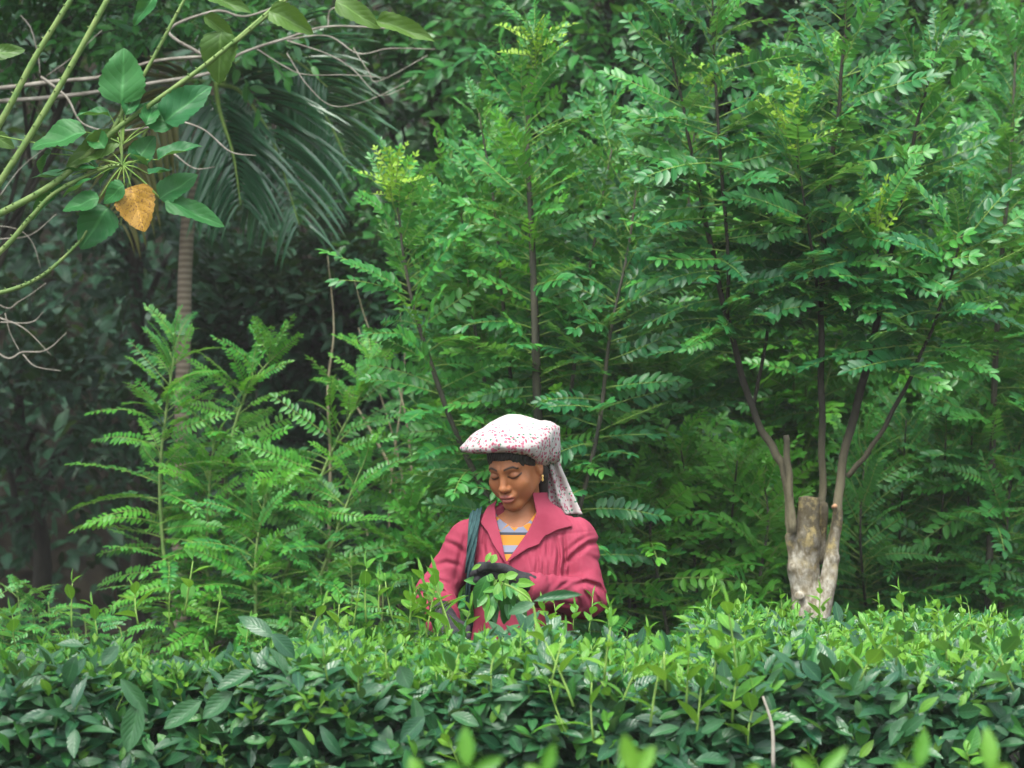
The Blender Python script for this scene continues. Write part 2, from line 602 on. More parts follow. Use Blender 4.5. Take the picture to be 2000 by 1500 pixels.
M['soil'] = plain_mat('forest_soil', (0.014, 0.012, 0.008), (0.034, 0.030, 0.018), 5, 0.95, 0.8, 0.03)

# ------------------------------------------------------------------ ground and hillside
gy = np.concatenate([np.linspace(-120, -20, 7), np.linspace(-15, 15, 25), np.linspace(16, 40, 25), np.linspace(46, 140, 8)])
gx = np.concatenate([np.linspace(-120, -25, 8), np.linspace(-20, 20, 41), np.linspace(25, 120, 8)])
gv, gf = [], []
for yy in gy:
    for xx in gx:
        h = 0.0 if yy < 16.5 else min(13.0, (yy - 16.5) ** 1.15 * 0.62)
        h += 0.03 * math.sin(xx * 2.1 + yy) * math.cos(yy * 1.7)
        gv.append((xx, yy, h - 0.03))
for i in range(len(gy) - 1):
    for j in range(len(gx) - 1):
        k = len(gx)
        gf.append((i * k + j, i * k + j + 1, (i + 1) * k + j + 1, (i + 1) * k + j))
mb = MB()
mb.add(gv, gf)
g = part('ground', mb.build('ground', M['soil']))
g['kind'] = 'structure'

# ------------------------------------------------------------------ leaf pieces shared by copies
T_ELL = leaf_tmpl(4, 0.42, 0.10, 0.10, 0.95, 0.75)
T_BROAD = [leaf_tmpl(5, w, d, f, 0.85, 0.8) for w, d, f in ((0.42, 0.25, 0.12), (0.46, 0.12, 0.2), (0.38, 0.35, 0.08))]
T_TEA = [leaf_tmpl(6, w, d, f, 0.95, 0.85, wv) for w, d, f, wv in ((0.40, 0.22, 0.16, 0.05), (0.44, 0.1, 0.22, 0.08), (0.36, 0.4, 0.12, 0.04), (0.42, -0.08, 0.25, 0.06))]
T_LOW = [leaf_tmpl(3, w, d, f, 0.9, 0.8) for w, d, f in ((0.42, 0.2, 0.1), (0.38, 0.35, 0.1))]


def compound_mesh(name, seed, L=0.34, pairs=9, ll=0.062, lw=0.46, droop=0.1, vfold=0.15, mats=('pinnate', 'rachis'), fwd=0.45, curl=0.0, jit=1.0):
    """pinnate leaf: rachis along X with paired leaflets"""
    r = random.Random(seed)
    mb = MB()
    tmpl = leaf_tmpl(4, lw, 0.12, 0.14, 0.95, 0.7)
    rp = []
    side_b = r.uniform(-0.12, 0.12)
    def at(t):
        return np.array([t * L * (1 - 0.25 * droop * t), side_b * L * t * t, L * (0.12 * t - droop * t * t - curl * t ** 4)])
    for i in range(9):
        rp.append(at(i / 8))
    tube(mb, rp, [0.0028, 0.001], 4, 1)
    pos, d, up, sz, var = [], [], [], [], []
    t0 = r.uniform(0.16, 0.24)
    for i in range(pairs):
        t = t0 + (0.97 - t0) * i / (pairs - 1)
        tg = unit(at(min(1, t + 0.02)) - at(t - 0.02))
        nz = unit(np.cross(tg, [0, 1, 0])) * -1
        if nz[2] < 0:
            nz = -nz
        for s in (-1, 1):
            if r.random() < 0.09:
                continue
            y = np.array([0, s, 0])
            dd = unit(y * 1.0 + tg * (fwd + r.uniform(-0.22, 0.22) * jit + 0.5 * t * t) + nz * (vfold + r.uniform(-0.28, 0.2) * jit))
            pos.append(at(t)); d.append(dd)
            up.append(unit(nz + y * -vfold + np.array([r.uniform(-.45, .45), r.uniform(-.45, .45), 0]) * jit))
            k = 0.72 + 0.55 * math.sin(math.pi * (0.15 + 0.75 * t))
            sz.append(ll * k * r.uniform(0.75, 1.2) * 0.9); var.append(r.random() * 0.35)
    pos.append(at(1.0)); d.append(unit(at(1) - at(0.95))); up.append(np.array([0, 0, 1.0])); sz.append(ll * 0.9); var.append(0.1)
    mb.batch(tmpl, np.array(pos), np.array(d), np.array(up), np.array(sz), np.array(var))
    return mb.build(name, [M[mats[0]], M[mats[1]]])


def leaf_set(mat, **kw):
    base = dict(L=0.34, pairs=9, ll=0.062, droop=0.12, vfold=0.12)
    base.update(kw)
    out = []
    for i in range(7):
        q = dict(base)
        q['droop'] = base['droop'] + (i % 4 - 1) * 0.10
        q['vfold'] = base['vfold'] + (i % 3 - 1) * 0.14
        q['pairs'] = base['pairs'] + (i % 3) - 1
        out.append(compound_mesh('compound_leaf', 100 + i, mats=(mat, 'rachis'), **q))
    return out


CL = leaf_set('pinnate', ll=.047, L=.30, pairs=11)
CL_D = leaf_set('pinnate_dark', ll=.047, L=.30, pairs=11)
CL_B = leaf_set('pinnate_bright', L=0.30, pairs=10, ll=0.046, droop=0.2)
CL_FERN = leaf_set('pinnate_bright', L=0.32, pairs=14, ll=0.036, droop=0.30, fwd=0.3, lw=0.42, jit=.4)
CL_FERN2 = leaf_set('pinnate', L=0.32, pairs=14, ll=0.036, droop=0.30, fwd=0.3, lw=0.42, jit=.4)
CL_Y = leaf_set('pinnate_young', L=0.13, pairs=7, ll=0.022, droop=-0.1, vfold=0.5)
CL_YB = leaf_set('pinnate_bright', L=0.2, pairs=8, ll=0.04, droop=0.0, vfold=0.35)


def spray_mesh(name, seed, mat, n=13, L=0.34, ll=0.085, twig='bark_bg'):
    r = random.Random(seed)
    mb = MB()
    b1, b2 = r.uniform(-.25, .25), r.uniform(-.3, .1)
    at = lambda t: np.array([t * L, b1 * L * t * t, b2 * L * t * t])
    tube(mb, [at(i / 4) for i in range(5)], [0.004, 0.0015], 4, 1)
    for k in range(3):
        pos, d, up, sz, var = [], [], [], [], []
        for i in range(k, n, 3):
            t = 0.12 + 0.88 * i / (n - 1)
            th = i * 2.4 + r.uniform(-.4, .4)
            dd = unit(np.array([0.55 + 0.5 * t, math.cos(th), 0.75 * math.sin(th) - 0.05]))
            pos.append(at(t)); d.append(dd)
            up.append(unit([r.uniform(-.5, .5), r.uniform(-.5, .5), 1.0]))
            sz.append(ll * r.uniform(0.7, 1.2)); var.append(r.random() * 0.5)
        mb.batch(T_BROAD[k], np.array(pos), np.array(d), np.array(up), np.array(sz), np.array(var))
    return mb.build(name, [M[mat], M[twig]])


SP = [spray_mesh('leaf_spray', 300 + i, 'broad') for i in range(6)]
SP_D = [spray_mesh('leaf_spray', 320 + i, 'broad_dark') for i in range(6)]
SP_B = [spray_mesh('leaf_spray', 340 + i, 'pinnate', n=15, ll=0.075) for i in range(6)]


def rand_up(k=0.35):
    return np.array([random.uniform(-k, k), random.uniform(-k, k), 1.0])


# ------------------------------------------------------------------ far woodland and shading canopy
mb = MB()
n = 52000
px_ = rng.uniform(-9, 9, n)
yy_ = 14.6 + rng.random(n) ** 1.4 * 9.5
zz_ = np.maximum(0, (yy_ - 16.5)) ** 1.15 * 0.62 + rng.random(n) * 2.2 * (1 + 1.2 * rng.random(n) ** 2)
keep = (px_ > -1.0) | (yy_ > 16.3)
px_, yy_, zz_ = px_[keep], yy_[keep], zz_[keep]
n = len(px_)
pos = np.stack([px_, yy_, zz_], 1)
d = unit(rng.normal(size=(n, 3)) * [1, 1, 0.6] + [0, -0.6, -0.15])
up = unit(rng.normal(size=(n, 3)) * 0.5 + [0, -0.3, 1])
for k in range(2):
    s = np.nonzero((pos[:, 0] < -1.0) == (k == 1))[0]       # darker leaves on the left: shade of the hollow put into the colour
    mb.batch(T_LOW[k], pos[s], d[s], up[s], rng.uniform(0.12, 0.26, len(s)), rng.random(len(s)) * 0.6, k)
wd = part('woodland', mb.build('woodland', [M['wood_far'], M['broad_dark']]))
wd['kind'] = 'stuff'
wd['label'] = 'dark mass of forest foliage filling the far background'
wd['category'] = 'woodland'


def broad_tree(name, label, cat, cx, cy, depth, rx, ry, rz, sprays, n=300, trunk_r=0.07, size=1.0, lean=0.0, group='trees of the dark forest edge', lumps=5, bark='bark_bg'):
    c = P(cx, cy, depth)
    base = np.array([c[0] + lean, depth + ry * 0.3, 0.0])
    t = thing(name, label, cat, base, group)
    mb = MB()
    top = c + np.array([0, 0, rz * 0.6])
    path = catmull([base, base + (c - base) * 0.5 + [random.uniform(-.15, .15), 0, 0], c, top], 5)
    tube(mb, path, [trunk_r, trunk_r * 0.8, trunk_r * 0.5, trunk_r * 0.2], 8, 0, 0.06)
    part('trunk', mb.build('trunk', M[bark]), t)
    L = []
    for k in range(lumps):
        o = unit(np.array([random.gauss(0, 1), random.gauss(0, 1), random.gauss(0, 0.8)])) * [rx, ry, rz] * random.uniform(0.35, 0.7)
        L.append((c + o, np.array([rx, ry, rz]) * random.uniform(0.38, 0.6)))
        mb = MB()
        s = base + (c - base) * random.uniform(0.55, 0.95)
        tube(mb, catmull([s, s + (c + o - s) * 0.5 + [0, 0, 0.1], c + o], 4), [trunk_r * 0.4, trunk_r * 0.12], 5)
        part('limb', mb.build('limb', M[bark]), t)
    for i in range(n):
        q, r = L[i % lumps]
        v = unit(np.array([random.gauss(0, 1), random.gauss(0, 1), random.gauss(0, 1)]))
        if v[1] > 0.3:
            v[1] = -v[1]
        pos = q + v * r * random.uniform(0.6, 1.1)
        dd = unit(v * [1, 1, 0.7] + [random.uniform(-.5, .5), random.uniform(-.5, .2), random.uniform(-.35, .25)])
        part('leaf_spray', random.choice(sprays), t, frame(dd, np.array([random.gauss(0, .4), random.gauss(-.6, .5), 1.0]), pos, size * random.uniform(0.85, 1.4)))
    return t


broad_tree('forest_tree', 'mid green broadleaf tree behind the dead twigs at top centre-left', 'tree', 850, 120, 13.6, 1.0, 0.8, 0.95, SP)
broad_tree('forest_tree', 'leafy green tree at the top edge right of the tallest pale shoot', 'tree', 1190, 60, 13.0, 0.95, 0.8, 0.8, SP)
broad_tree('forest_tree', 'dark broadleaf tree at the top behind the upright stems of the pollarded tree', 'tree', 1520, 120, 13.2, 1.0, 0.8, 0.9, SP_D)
broad_tree('forest_tree', 'green broadleaf tree filling the upper right corner', 'tree', 1880, 120, 12.6, 0.95, 0.8, 1.0, SP)
broad_tree('forest_tree', 'broadleaf tree seen between the middle tree and the pollarded tree', 'tree', 1330, 430, 13.4, 0.9, 0.7, 0.9, SP_B)
broad_tree('forest_tree', 'light green leafy tree behind the right stems of the pollarded tree', 'tree', 1760, 560, 12.4, 0.9, 0.7, 0.85, SP_B)
broad_tree('forest_tree', 'small-leaved tree in the top left corner behind the thorny stems', 'tree', 180, 40, 11.4, 0.95, 0.7, 0.5, SP, lean=-1.5, trunk_r=.03, size=.75)
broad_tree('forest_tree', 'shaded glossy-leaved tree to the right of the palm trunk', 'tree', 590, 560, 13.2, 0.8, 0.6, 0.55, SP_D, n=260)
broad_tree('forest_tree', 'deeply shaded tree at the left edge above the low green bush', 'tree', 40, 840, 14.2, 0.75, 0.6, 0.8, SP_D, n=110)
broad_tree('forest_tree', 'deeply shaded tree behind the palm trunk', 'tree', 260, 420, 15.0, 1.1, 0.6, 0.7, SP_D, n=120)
broad_tree('forest_tree', 'leafy tree directly behind the middle of the slender green tree', 'tree', 1010, 420, 13.0, 0.95, 0.6, 0.95, SP)
broad_tree('forest_tree', 'shaded leafy tree behind the woman and her headscarf', 'tree', 1120, 880, 12.2, 0.85, 0.6, 0.75, SP)
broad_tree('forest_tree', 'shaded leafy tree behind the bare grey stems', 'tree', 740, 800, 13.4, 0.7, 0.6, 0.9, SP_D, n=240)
# two unseen crowns added above the view to darken the left hollow
broad_tree('added_shade_tree', 'unseen tree added above the view to shade the palm on the left', 'tree', -500, -640, 10.6, 2.3, 1.7, 0.7, SP_D, n=300, trunk_r=0.12, size=2.6, lean=-0.8)
broad_tree('added_shade_tree', 'unseen tree added above the view to darken the hollow on the left', 'tree', -420, -640, 13.2, 3.0, 1.9, 1.0, SP_D, n=300, trunk_r=0.14, size=2.8, lean=-0.5)


# ------------------------------------------------------------------ trees with pinnate leaves
def stem_points(pix, depth, per=6):
    """pix: [(px, py, dy)] from base to tip"""
    return catmull([P(a[0], a[1], depth + (a[2] if len(a) > 2 else 0)) for a in pix], per)


def mesh_arrays(me):
    v = np.empty(len(me.vertices) * 3); me.vertices.foreach_get('co', v)
    f = np.empty(len(me.loops), np.int32); me.loops.foreach_get('vertex_index', f)
    mi = np.empty(len(me.polygons), np.int32); me.polygons.foreach_get('material_index', mi)
    lv = np.empty(len(me.vertices) * 3); me.attributes['lv'].data.foreach_get('vector', lv)
    return v.reshape(-1, 3), f.reshape(-1, 4), mi, lv.reshape(-1, 3)


class Extra:
    """foliage past the 300 leaves built one by one, joined"""
    def __init__(self):
        self.by = {}

    def add(self, me, mat4):
        self.by.setdefault(me.materials[0].name, []).append((me, np.array(mat4)))

    def build(self, t):
        for k, lst in self.by.items():
            mb = MB()
            for me, m in lst:
                v, f, mi, lv = mesh_arrays(me)
                lv = lv.copy(); lv[:, 2] = (lv[:, 2] + random.random()) % 1.0
                mb.v.append(v @ m[:3, :3].T + m[:3, 3]); mb.lv.append(lv)
                mb.f.extend(map(tuple, (f + mb.n).tolist())); mb.mi.extend(mi.tolist()); mb.n += len(v)
            o = part('foliage', mb.build('foliage', [bpy.data.materials[k], M['rachis']]), t)
            o['kind'] = 'stuff'


def stem_leaves(t, pts, leaves, n, s0=0.25, s1=1.0, size=1.0, young=None, el0=0.0, el1=55.0, side=0.0, tip_small=0.55, extra=None, more=0):
    seg = np.linalg.norm(np.diff(pts, axis=0), axis=1)
    cum = np.concatenate([[0], np.cumsum(seg)])
    az = random.uniform(0, 6.28)
    for i in range(n + more):
        u = s0 + (s1 - s0) * (i + random.uniform(-.3, .3)) / max(1, n - 1)
        if i >= n:
            u = s0 + (s1 - s0) * random.random() ** .9
        u = min(1, max(0, u))
        L = u * cum[-1]
        k = min(len(seg) - 1, int(np.searchsorted(cum, L, 'right') - 1))
        p = pts[k] + (pts[k + 1] - pts[k]) * ((L - cum[k]) / max(seg[k], 1e-6))
        az += 2.4 + random.uniform(-.35, .35)
        w = (u - s0) / max(1e-6, s1 - s0)
        el = R(el0 + (el1 - el0) * w ** 2 + random.uniform(-14, 14))
        dd = np.array([math.cos(az) * math.cos(el), math.sin(az) * math.cos(el) * (0.8), math.sin(el)])
        dd[0] += side
        s = size * random.uniform(0.8, 1.15) * (tip_small + (1 - tip_small) * min(1, (1 - w) * 3.0 + 0.1))
        mt = frame(dd, np.array([random.gauss(0, .55), random.gauss(-.55, .7), 1.0]), p, s)
        if i < n:
            part('compound_leaf', random.choice(leaves), t, mt)
        else:
            extra.add(random.choice(leaves), mt)
    if young is not None:
        for i in range(16):
            a = i * 2.4
            el = R(random.uniform(-5, 75))
            p = pts[-1] - np.array([0, 0, 0.009 * i])
            dd = np.array([math.cos(a) * math.cos(el), math.sin(a) * math.cos(el), math.sin(el)])
            part('young_leaf', random.choice(young), t, frame(dd, np.array([random.gauss(0, .6), -.6, 1.0]), p + [0, -.03, .01], random.uniform(.8, 1.3)))


def pinnate_tree(name, label, cat, base_px, depth, stems, leaves, group=None, mat='stem_dark', size=1.0, young=CL_Y, base=None, dens=1.0, thick=0.0):
    b = P(base_px, 1200, depth) if base is None else base
    b = np.array([b[0], b[1], 0.0])
    t = thing(name, label, cat, b, group)
    ex = Extra()
    for st in stems:
        pts = stem_points(st['p'], depth)
        if st.get('root', True):
            pts = np.concatenate([catmull([b, b * 0.4 + pts[0] * 0.6 + [0, 0, -0.05], pts[0]], 4)[:-1], pts])
        mb = MB()
        tube(mb, pts, st.get('r', [0.011, 0.008, 0.003]), 7, 0, 0.05)
        part('stem', mb.build('stem', M[st.get('mat', mat)]), t)
        stem_leaves(t, pts, st.get('leaves', leaves), int(st['n'] * dens), st.get('s0', 0.45), st.get('s1', 1.0), st.get('size', size), young if st.get('young', False) else None, side=st.get('side', 0.0), el0=st.get('el0', 0), el1=st.get('el1', 55), extra=ex, more=int(st['n'] * thick))
    ex.build(t)
    return t


# the slender tree behind the woman
pinnate_tree('slender_tree', 'slender bright green tree with feathery leaves directly behind the woman', 'tree', 1085, 9.1, [
    dict(p=[(1062, 1000, 0), (1050, 800, .02), (1045, 640, 0), (1038, 450, 0), (1030, 260, 0), (1048, 75, 0)], n=62, s0=0.42, young=True, r=[0.022, 0.016, 0.005]),
    dict(p=[(1000, 1050, .1), (905, 880, .1), (835, 690, .05), (795, 540, 0), (770, 345, 0)], n=46, s0=0.45, young=True, r=[0.016, 0.011, 0.004]),
    dict(p=[(1105, 950, .1), (1112, 800, .1), (1132, 640, .15), (1165, 450, .2), (1195, 290, .2)], n=42, s0=0.4, young=False),
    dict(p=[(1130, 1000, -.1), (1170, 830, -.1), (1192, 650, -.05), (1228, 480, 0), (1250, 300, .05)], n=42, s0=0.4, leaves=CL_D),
    dict(p=[(985, 960, .3), (945, 740, .3), (915, 560, .3), (900, 400, .3)], n=36, s0=0.4),
    dict(p=[(1020, 960, .25), (985, 620, .3), (965, 400, .3), (935, 220, .3)], n=38, s0=0.45, young=False),
], CL + CL_YB[:2], dens=1.1, size=1.0, thick=.9)

# the pollarded tree on the right
D_A = 8.7
b = P(1585, 1200, D_A); b[2] = 0
t = thing('pollarded_tree', 'pollarded tree with a pale cut stump trunk and dark upright regrown stems', 'tree', b)
TP = [b - [0, 0, .05], P(1578, 1300, D_A), P(1577, 1190, D_A), P(1571, 1115, D_A), P(1579, 1050, D_A - .02), P(1580, 950, D_A - .02)]
TR_ = [.072, .062, .052, .052, .043, .039]


def pollard_trunk(p):
    d = None
    for i in range(5):
        s = sd_rc(p, TP[i], TP[i + 1], TR_[i], TR_[i + 1])
        d = s if d is None else smin(d, s, .02)
    d = smin(d, sd_el(p, P(1553, 1108, D_A - .02), (.022, .028, .026)), .014)
    d = smin(d, sd_el(p, P(1562, 1165, D_A - .055), (.020, .016, .017)), .012)
    d = smax(d, -sd_el(p, P(1562, 1165, D_A - .078), (.009, .012, .008)), .006)
    d = smin(d, sd_rc(p, P(1602, 1215, D_A - .03), P(1625, 1090, D_A - .03), .032, .030), .005)
    d = smin(d, sd_rc(p, P(1625, 1090, D_A - .03), P(1637, 1000, D_A), .029, .015), .008)
    d = smin(d, sd_rc(p, P(1562, 1125, D_A + .01), P(1547, 1050, D_A), .030, .022), .016)
    d = smin(d, sd_rc(p, P(1600, 1090, D_A + .03), P(1606, 990, D_A + .02), .026, .020), .012)
    d = smin(d, sd_rc(p, P(1630, 1030, D_A - .015), P(1631, 990, D_A - .04), .012, .009), .008)
    d = d - .0040 * wob(p, 24) - .0026 * wob(p * [1, 1, .4], 90)
    top = P(1580, 970, D_A)[2]
    near = np.hypot(p[:, 0] - TP[5][0], p[:, 1] - TP[5][1]) < .056
    return np.where(near, np.maximum(d, p[:, 2] - top - .004 * wob(p, 60)), d)


cx_ = P(1585, 1100, D_A)
part('trunk', sdf_mesh('trunk', pollard_trunk, np.arange(cx_[0] - .13, cx_[0] + .15, .0048), np.arange(D_A - .13, D_A + .13, .0055), rng_ax((-.08, .85, .02), (.85, 1.36, .0048)), M['pollard_trunk'], off=(0, 0, 0)), t, label='pale blotched trunk with a mossy cut top')
mb = MB()
c = P(1631, 988, D_A - .046)
tube(mb, [c + [0, .03, -.005], c + [0, 0, 0], c + [.001, -.003, .001]], [.010, .008, .002], 9, 0, 0.1)
part('cut_branch', mb.build('cut_branch', M['cut_wood']), t)
ST = [
    dict(p=[(1562, 1120, .02), (1546, 1040, .0), (1535, 930, -.03), (1512, 880, -.03), (1470, 800, 0), (1420, 620, 0), (1378, 430, 0), (1340, 240, 0), (1305, 70, 0)], r=[0.03, 0.026, 0.02, 0.014, 0.005], n=52, s0=0.42),
    dict(p=[(1420, 625, 0), (1422, 500, -.05), (1408, 320, -.1), (1395, 110, -.1), (1390, -60, -.1)], r=[0.012, 0.010, 0.004], n=36, s0=0.12, young=False),
    dict(p=[(1548, 1040, -.04), (1540, 930, -.05), (1535, 850, -.06)], r=[0.024, 0.022, 0.017], n=0),
    dict(p=[(1600, 1060, .05), (1606, 960, .02), (1605, 800, -.05), (1604, 620, -.05), (1612, 420, -.02), (1635, 240, 0), (1650, 60, 0), (1655, -80, 0)], r=[0.024, 0.019, 0.014, 0.005], n=62, s0=0.38),
    dict(p=[(1612, 1130, 0), (1635, 1000, 0), (1648, 890, 0), (1690, 730, 0), (1722, 590, 0), (1755, 420, .05), (1790, 250, .05), (1830, 90, .05)], r=[0.03, 0.024, 0.016, 0.005], n=58, s0=0.40),
    dict(p=[(1655, 930, 0), (1690, 890, -.05), (1735, 820, -.08), (1800, 690, -.1), (1850, 560, -.1), (1890, 420, -.1)], r=[0.016, 0.012, 0.005], n=38, s0=0.45),
    dict(p=[(1604, 620, -.05), (1580, 450, -.15), (1560, 330, -.2), (1545, 235, -.2)], r=[0.010, 0.004], n=24, s0=0.1, young=True),
    dict(p=[(1722, 590, 0), (1715, 500, -.12), (1710, 415, -.15)], r=[0.009, 0.004], n=16, s0=0.1, young=True),
    dict(p=[(1470, 800, 0), (1500, 640, .12), (1510, 480, .15), (1480, 330, .15)], r=[0.012, 0.004], n=26, s0=0.25),
]
EXA = Extra()
for st in ST:
    pts = stem_points(st['p'], D_A)
    mb = MB()
    if st['p'][0][1] > 900:
        pts = pts + np.stack([.0025 * np.sin(np.arange(len(pts)) * 1.3 + st['n']), np.zeros(len(pts)), np.zeros(len(pts))], 1)
    tube(mb, pts, [q * .64 for q in st['r']], 10, 0, 0.06)
    part('stem', mb.build('stem', M['pollard']), t)
    if st['n']:
        stem_leaves(t, pts, CL_D + CL[:3], int(st['n'] * .95), st['s0'], 1.0, 1.05, CL_Y if st.get('young') else None, extra=EXA, more=int(st['n'] * .7))

EXA.build(t)
pinnate_tree('slender_tree', 'tree with one straight dark stem at the right edge', 'tree', 1932, 9.6, [
    dict(p=[(1930, 1180, 0), (1937, 950, 0), (1942, 760, 0), (1955, 520, 0), (1975, 300, 0), (1985, 60, 0)], n=64, s0=0.22, r=[0.017, 0.013, 0.005]),
    dict(p=[(1960, 1000, .1), (2010, 800, .1), (2040, 600, .1), (2060, 350, .1)], n=34, s0=0.25, side=-0.25),
], CL, size=1.05, dens=1.8, thick=1.2)
pinnate_tree('slender_tree', 'light green feathery sapling glimpsed between the pollarded stems', 'tree', 1700, 10.4, [
    dict(p=[(1690, 1000, 0), (1700, 800, 0), (1680, 600, 0), (1690, 450, 0)], n=44, s0=0.2, young=True),
    dict(p=[(1740, 1000, 0), (1790, 800, .1), (1810, 640, .1), (1790, 600, .1)], n=34, s0=0.2, young=True),
    dict(p=[(1640, 900, .1), (1590, 700, .2), (1540, 560, .2), (1500, 470, .2)], n=40, s0=0.2, young=True),
], CL_B, dens=1.9, size=1.15)
pinnate_tree('slender_tree', 'bright sapling with yellow-green tips behind the upper left pollard stem', 'tree', 1370, 10.6, [
    dict(p=[(1370, 800, 0), (1360, 560, 0), (1345, 350, 0), (1380, 140, 0)], n=52, s0=0.3, young=True),
    dict(p=[(1350, 800, 0), (1290, 600, 0), (1260, 420, 0), (1235, 250, 0)], n=46, s0=0.3, young=False),
    dict(p=[(1400, 800, 0), (1470, 600, 0), (1500, 400, 0), (1560, 240, 0)], n=44, s0=0.3, young=True),
], CL_B, dens=1.9, size=1.15)
for lab, bx_, dep, sts, lv, sz in (
    ('leafy sapling filling the space under the tallest pale shoot', 1000, 9.9, [[(1010, 900), (1000, 700), (990, 500), (1000, 300)], [(960, 900), (930, 700), (880, 560), (850, 450)], [(1030, 900), (1080, 700), (1100, 480), (1090, 320)], [(1000, 900), (940, 640), (900, 400), (880, 300)]], CL_B + CL, 1.05),
    ('leafy sapling between the middle tree and the left pollard stem', 1250, 9.8, [[(1240, 900), (1230, 650), (1200, 420), (1180, 230)], [(1270, 900), (1290, 680), (1300, 480), (1290, 300)], [(1260, 900), (1330, 760), (1380, 640), (1400, 560)], [(1230, 900), (1150, 780), (1120, 680), (1090, 600)]], CL + CL_D, 1.05),
    ('bright sapling behind the right pollard stems', 1830, 10.2, [[(1830, 900), (1830, 650), (1850, 430), (1840, 220)], [(1850, 900), (1900, 700), (1920, 480), (1930, 300)], [(1800, 900), (1760, 700), (1740, 500), (1720, 330)], [(1850, 900), (1880, 780), (1960, 660), (1990, 560)]], CL_B, 1.1),
    ('sapling behind the central pollard stem near the top', 1560, 10.0, [[(1560, 900), (1540, 600), (1520, 350), (1500, 130)], [(1570, 900), (1580, 600), (1600, 330), (1610, 100)], [(1570, 900), (1640, 650), (1690, 420), (1700, 200)], [(1540, 900), (1480, 760), (1450, 650), (1430, 560)]], CL_B + CL, 1.05),
    ('yellow-green sapling in the lit clearing straight behind the pollard stems', 1600, 11.2, [[(1560, 1150), (1550, 950), (1530, 780), (1540, 620)], [(1600, 1150), (1620, 900), (1640, 720), (1650, 560)], [(1640, 1150), (1700, 950), (1740, 800), (1760, 680)], [(1540, 1150), (1460, 960), (1420, 850), (1400, 760)]], CL_B, 1.2),
    ('yellow-green sapling in the lit clearing near the right edge', 1900, 11.0, [[(1860, 1150), (1850, 950), (1830, 780), (1840, 620)], [(1900, 1150), (1910, 900), (1930, 720), (1940, 560)], [(1940, 1150), (1990, 950), (2000, 800), (2010, 680)], [(1850, 1150), (1790, 960), (1770, 850), (1760, 800)]], CL_B, 1.2),
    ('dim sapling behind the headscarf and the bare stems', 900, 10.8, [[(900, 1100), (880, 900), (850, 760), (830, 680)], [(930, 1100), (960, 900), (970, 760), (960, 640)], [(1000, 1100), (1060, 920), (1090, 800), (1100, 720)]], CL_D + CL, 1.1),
):
    pinnate_tree('sapling', lab, 'sapling', bx_, dep, [dict(p=[(a, b_, random.uniform(-.25, .3)) for a, b_ in s], n=72, s0=0.25, r=[0.007, 0.005, 0.002], size=sz, young=False, mat='stem_green') for s in sts], lv, group='saplings behind the tea hedge', thick=.7)
# low bright shrubs behind
for nm, lab, bx_, dep, sts, lv in (
    ('leafy_shrub', 'bright green feathery shrub left of the pale pollarded trunk', 1380, 9.4, [[(1290, 1150), (1270, 1040), (1290, 930)], [(1360, 1150), (1350, 1000), (1330, 880)], [(1420, 1150), (1430, 1000), (1440, 900)], [(1480, 1150), (1500, 1020), (1490, 930)], [(1230, 1150), (1215, 1050), (1220, 980)]], CL_B),
    ('leafy_shrub', 'dense green feathery shrub right of the pale pollarded trunk', 1760, 9.6, [[(1690, 1180), (1680, 1040), (1690, 880)], [(1750, 1180), (1760, 1000), (1770, 820)], [(1820, 1180), (1840, 1000), (1850, 780)], [(1880, 1180), (1890, 1000), (1900, 820)], [(1960, 1180), (1970, 980), (1990, 800)]], CL_FERN2),
    ('leafy_shrub', 'small bright yellow-green shrub just left of the woman', 870, 10.0, [[(850, 1150), (860, 1050), (850, 960)], [(890, 1150), (900, 1000), (905, 910)], [(820, 1150), (810, 1080), (800, 1010)]], CL_B),
    ('leafy_shrub', 'shaded fine-leaved shrub right of the woman', 1180, 9.5, [[(1150, 1180), (1140, 1050), (1150, 930)], [(1230, 1180), (1230, 1080), (1240, 980)], [(1190, 1180), (1190, 1020), (1200, 880)]], CL_FERN2),
):
    pinnate_tree(nm, lab, 'shrub', bx_, dep, [dict(p=[(a, b_, random.uniform(-.2, .3)) for a, b_ in s], n=58, s0=0.1, r=[0.010, 0.006, 0.003], size=1.1) for s in sts], lv, group='low leafy shrubs behind the tea', young=None, thick=.5)
# the ferny shrub on the left
pinnate_tree('feathery_shrub', 'tall feathery bright green shrub with arching leaves in front of the palm trunk', 'shrub', 460, 10.0, [
    dict(p=[(412, 1230, 0), (405, 1080, 0), (410, 930, 0), (420, 860, 0)], n=44, s0=0.3, young=False),
    dict(p=[(445, 1150, .1), (442, 920, .1), (480, 770, .1), (540, 690, .1)], n=50, s0=0.35),
    dict(p=[(520, 1230, 0), (565, 1100, 0), (640, 900, 0), (700, 780, 0), (735, 700, 0)], n=52, s0=0.3),
    dict(p=[(330, 1200, 0), (312, 950, 0), (328, 780, 0), (345, 665, 0)], n=54, s0=0.25),
    dict(p=[(600, 1200, -.1), (660, 1030, -.1), (715, 890, -.1)], n=36, s0=0.3),
    dict(p=[(500, 1220, -.2), (500, 1080, -.2), (520, 960, -.2)], n=36, s0=0.3),
    dict(p=[(380, 1220, .2), (370, 1080, .2), (360, 960, .2)], n=34, s0=0.1),
    dict(p=[(640, 1220, .2), (620, 1100, .2), (600, 1000, .2)], n=34, s0=0.1),
], CL_FERN + CL_FERN2[:3], young=CL_YB, mat='stem_green', dens=1.0, size=1.05, thick=.6)
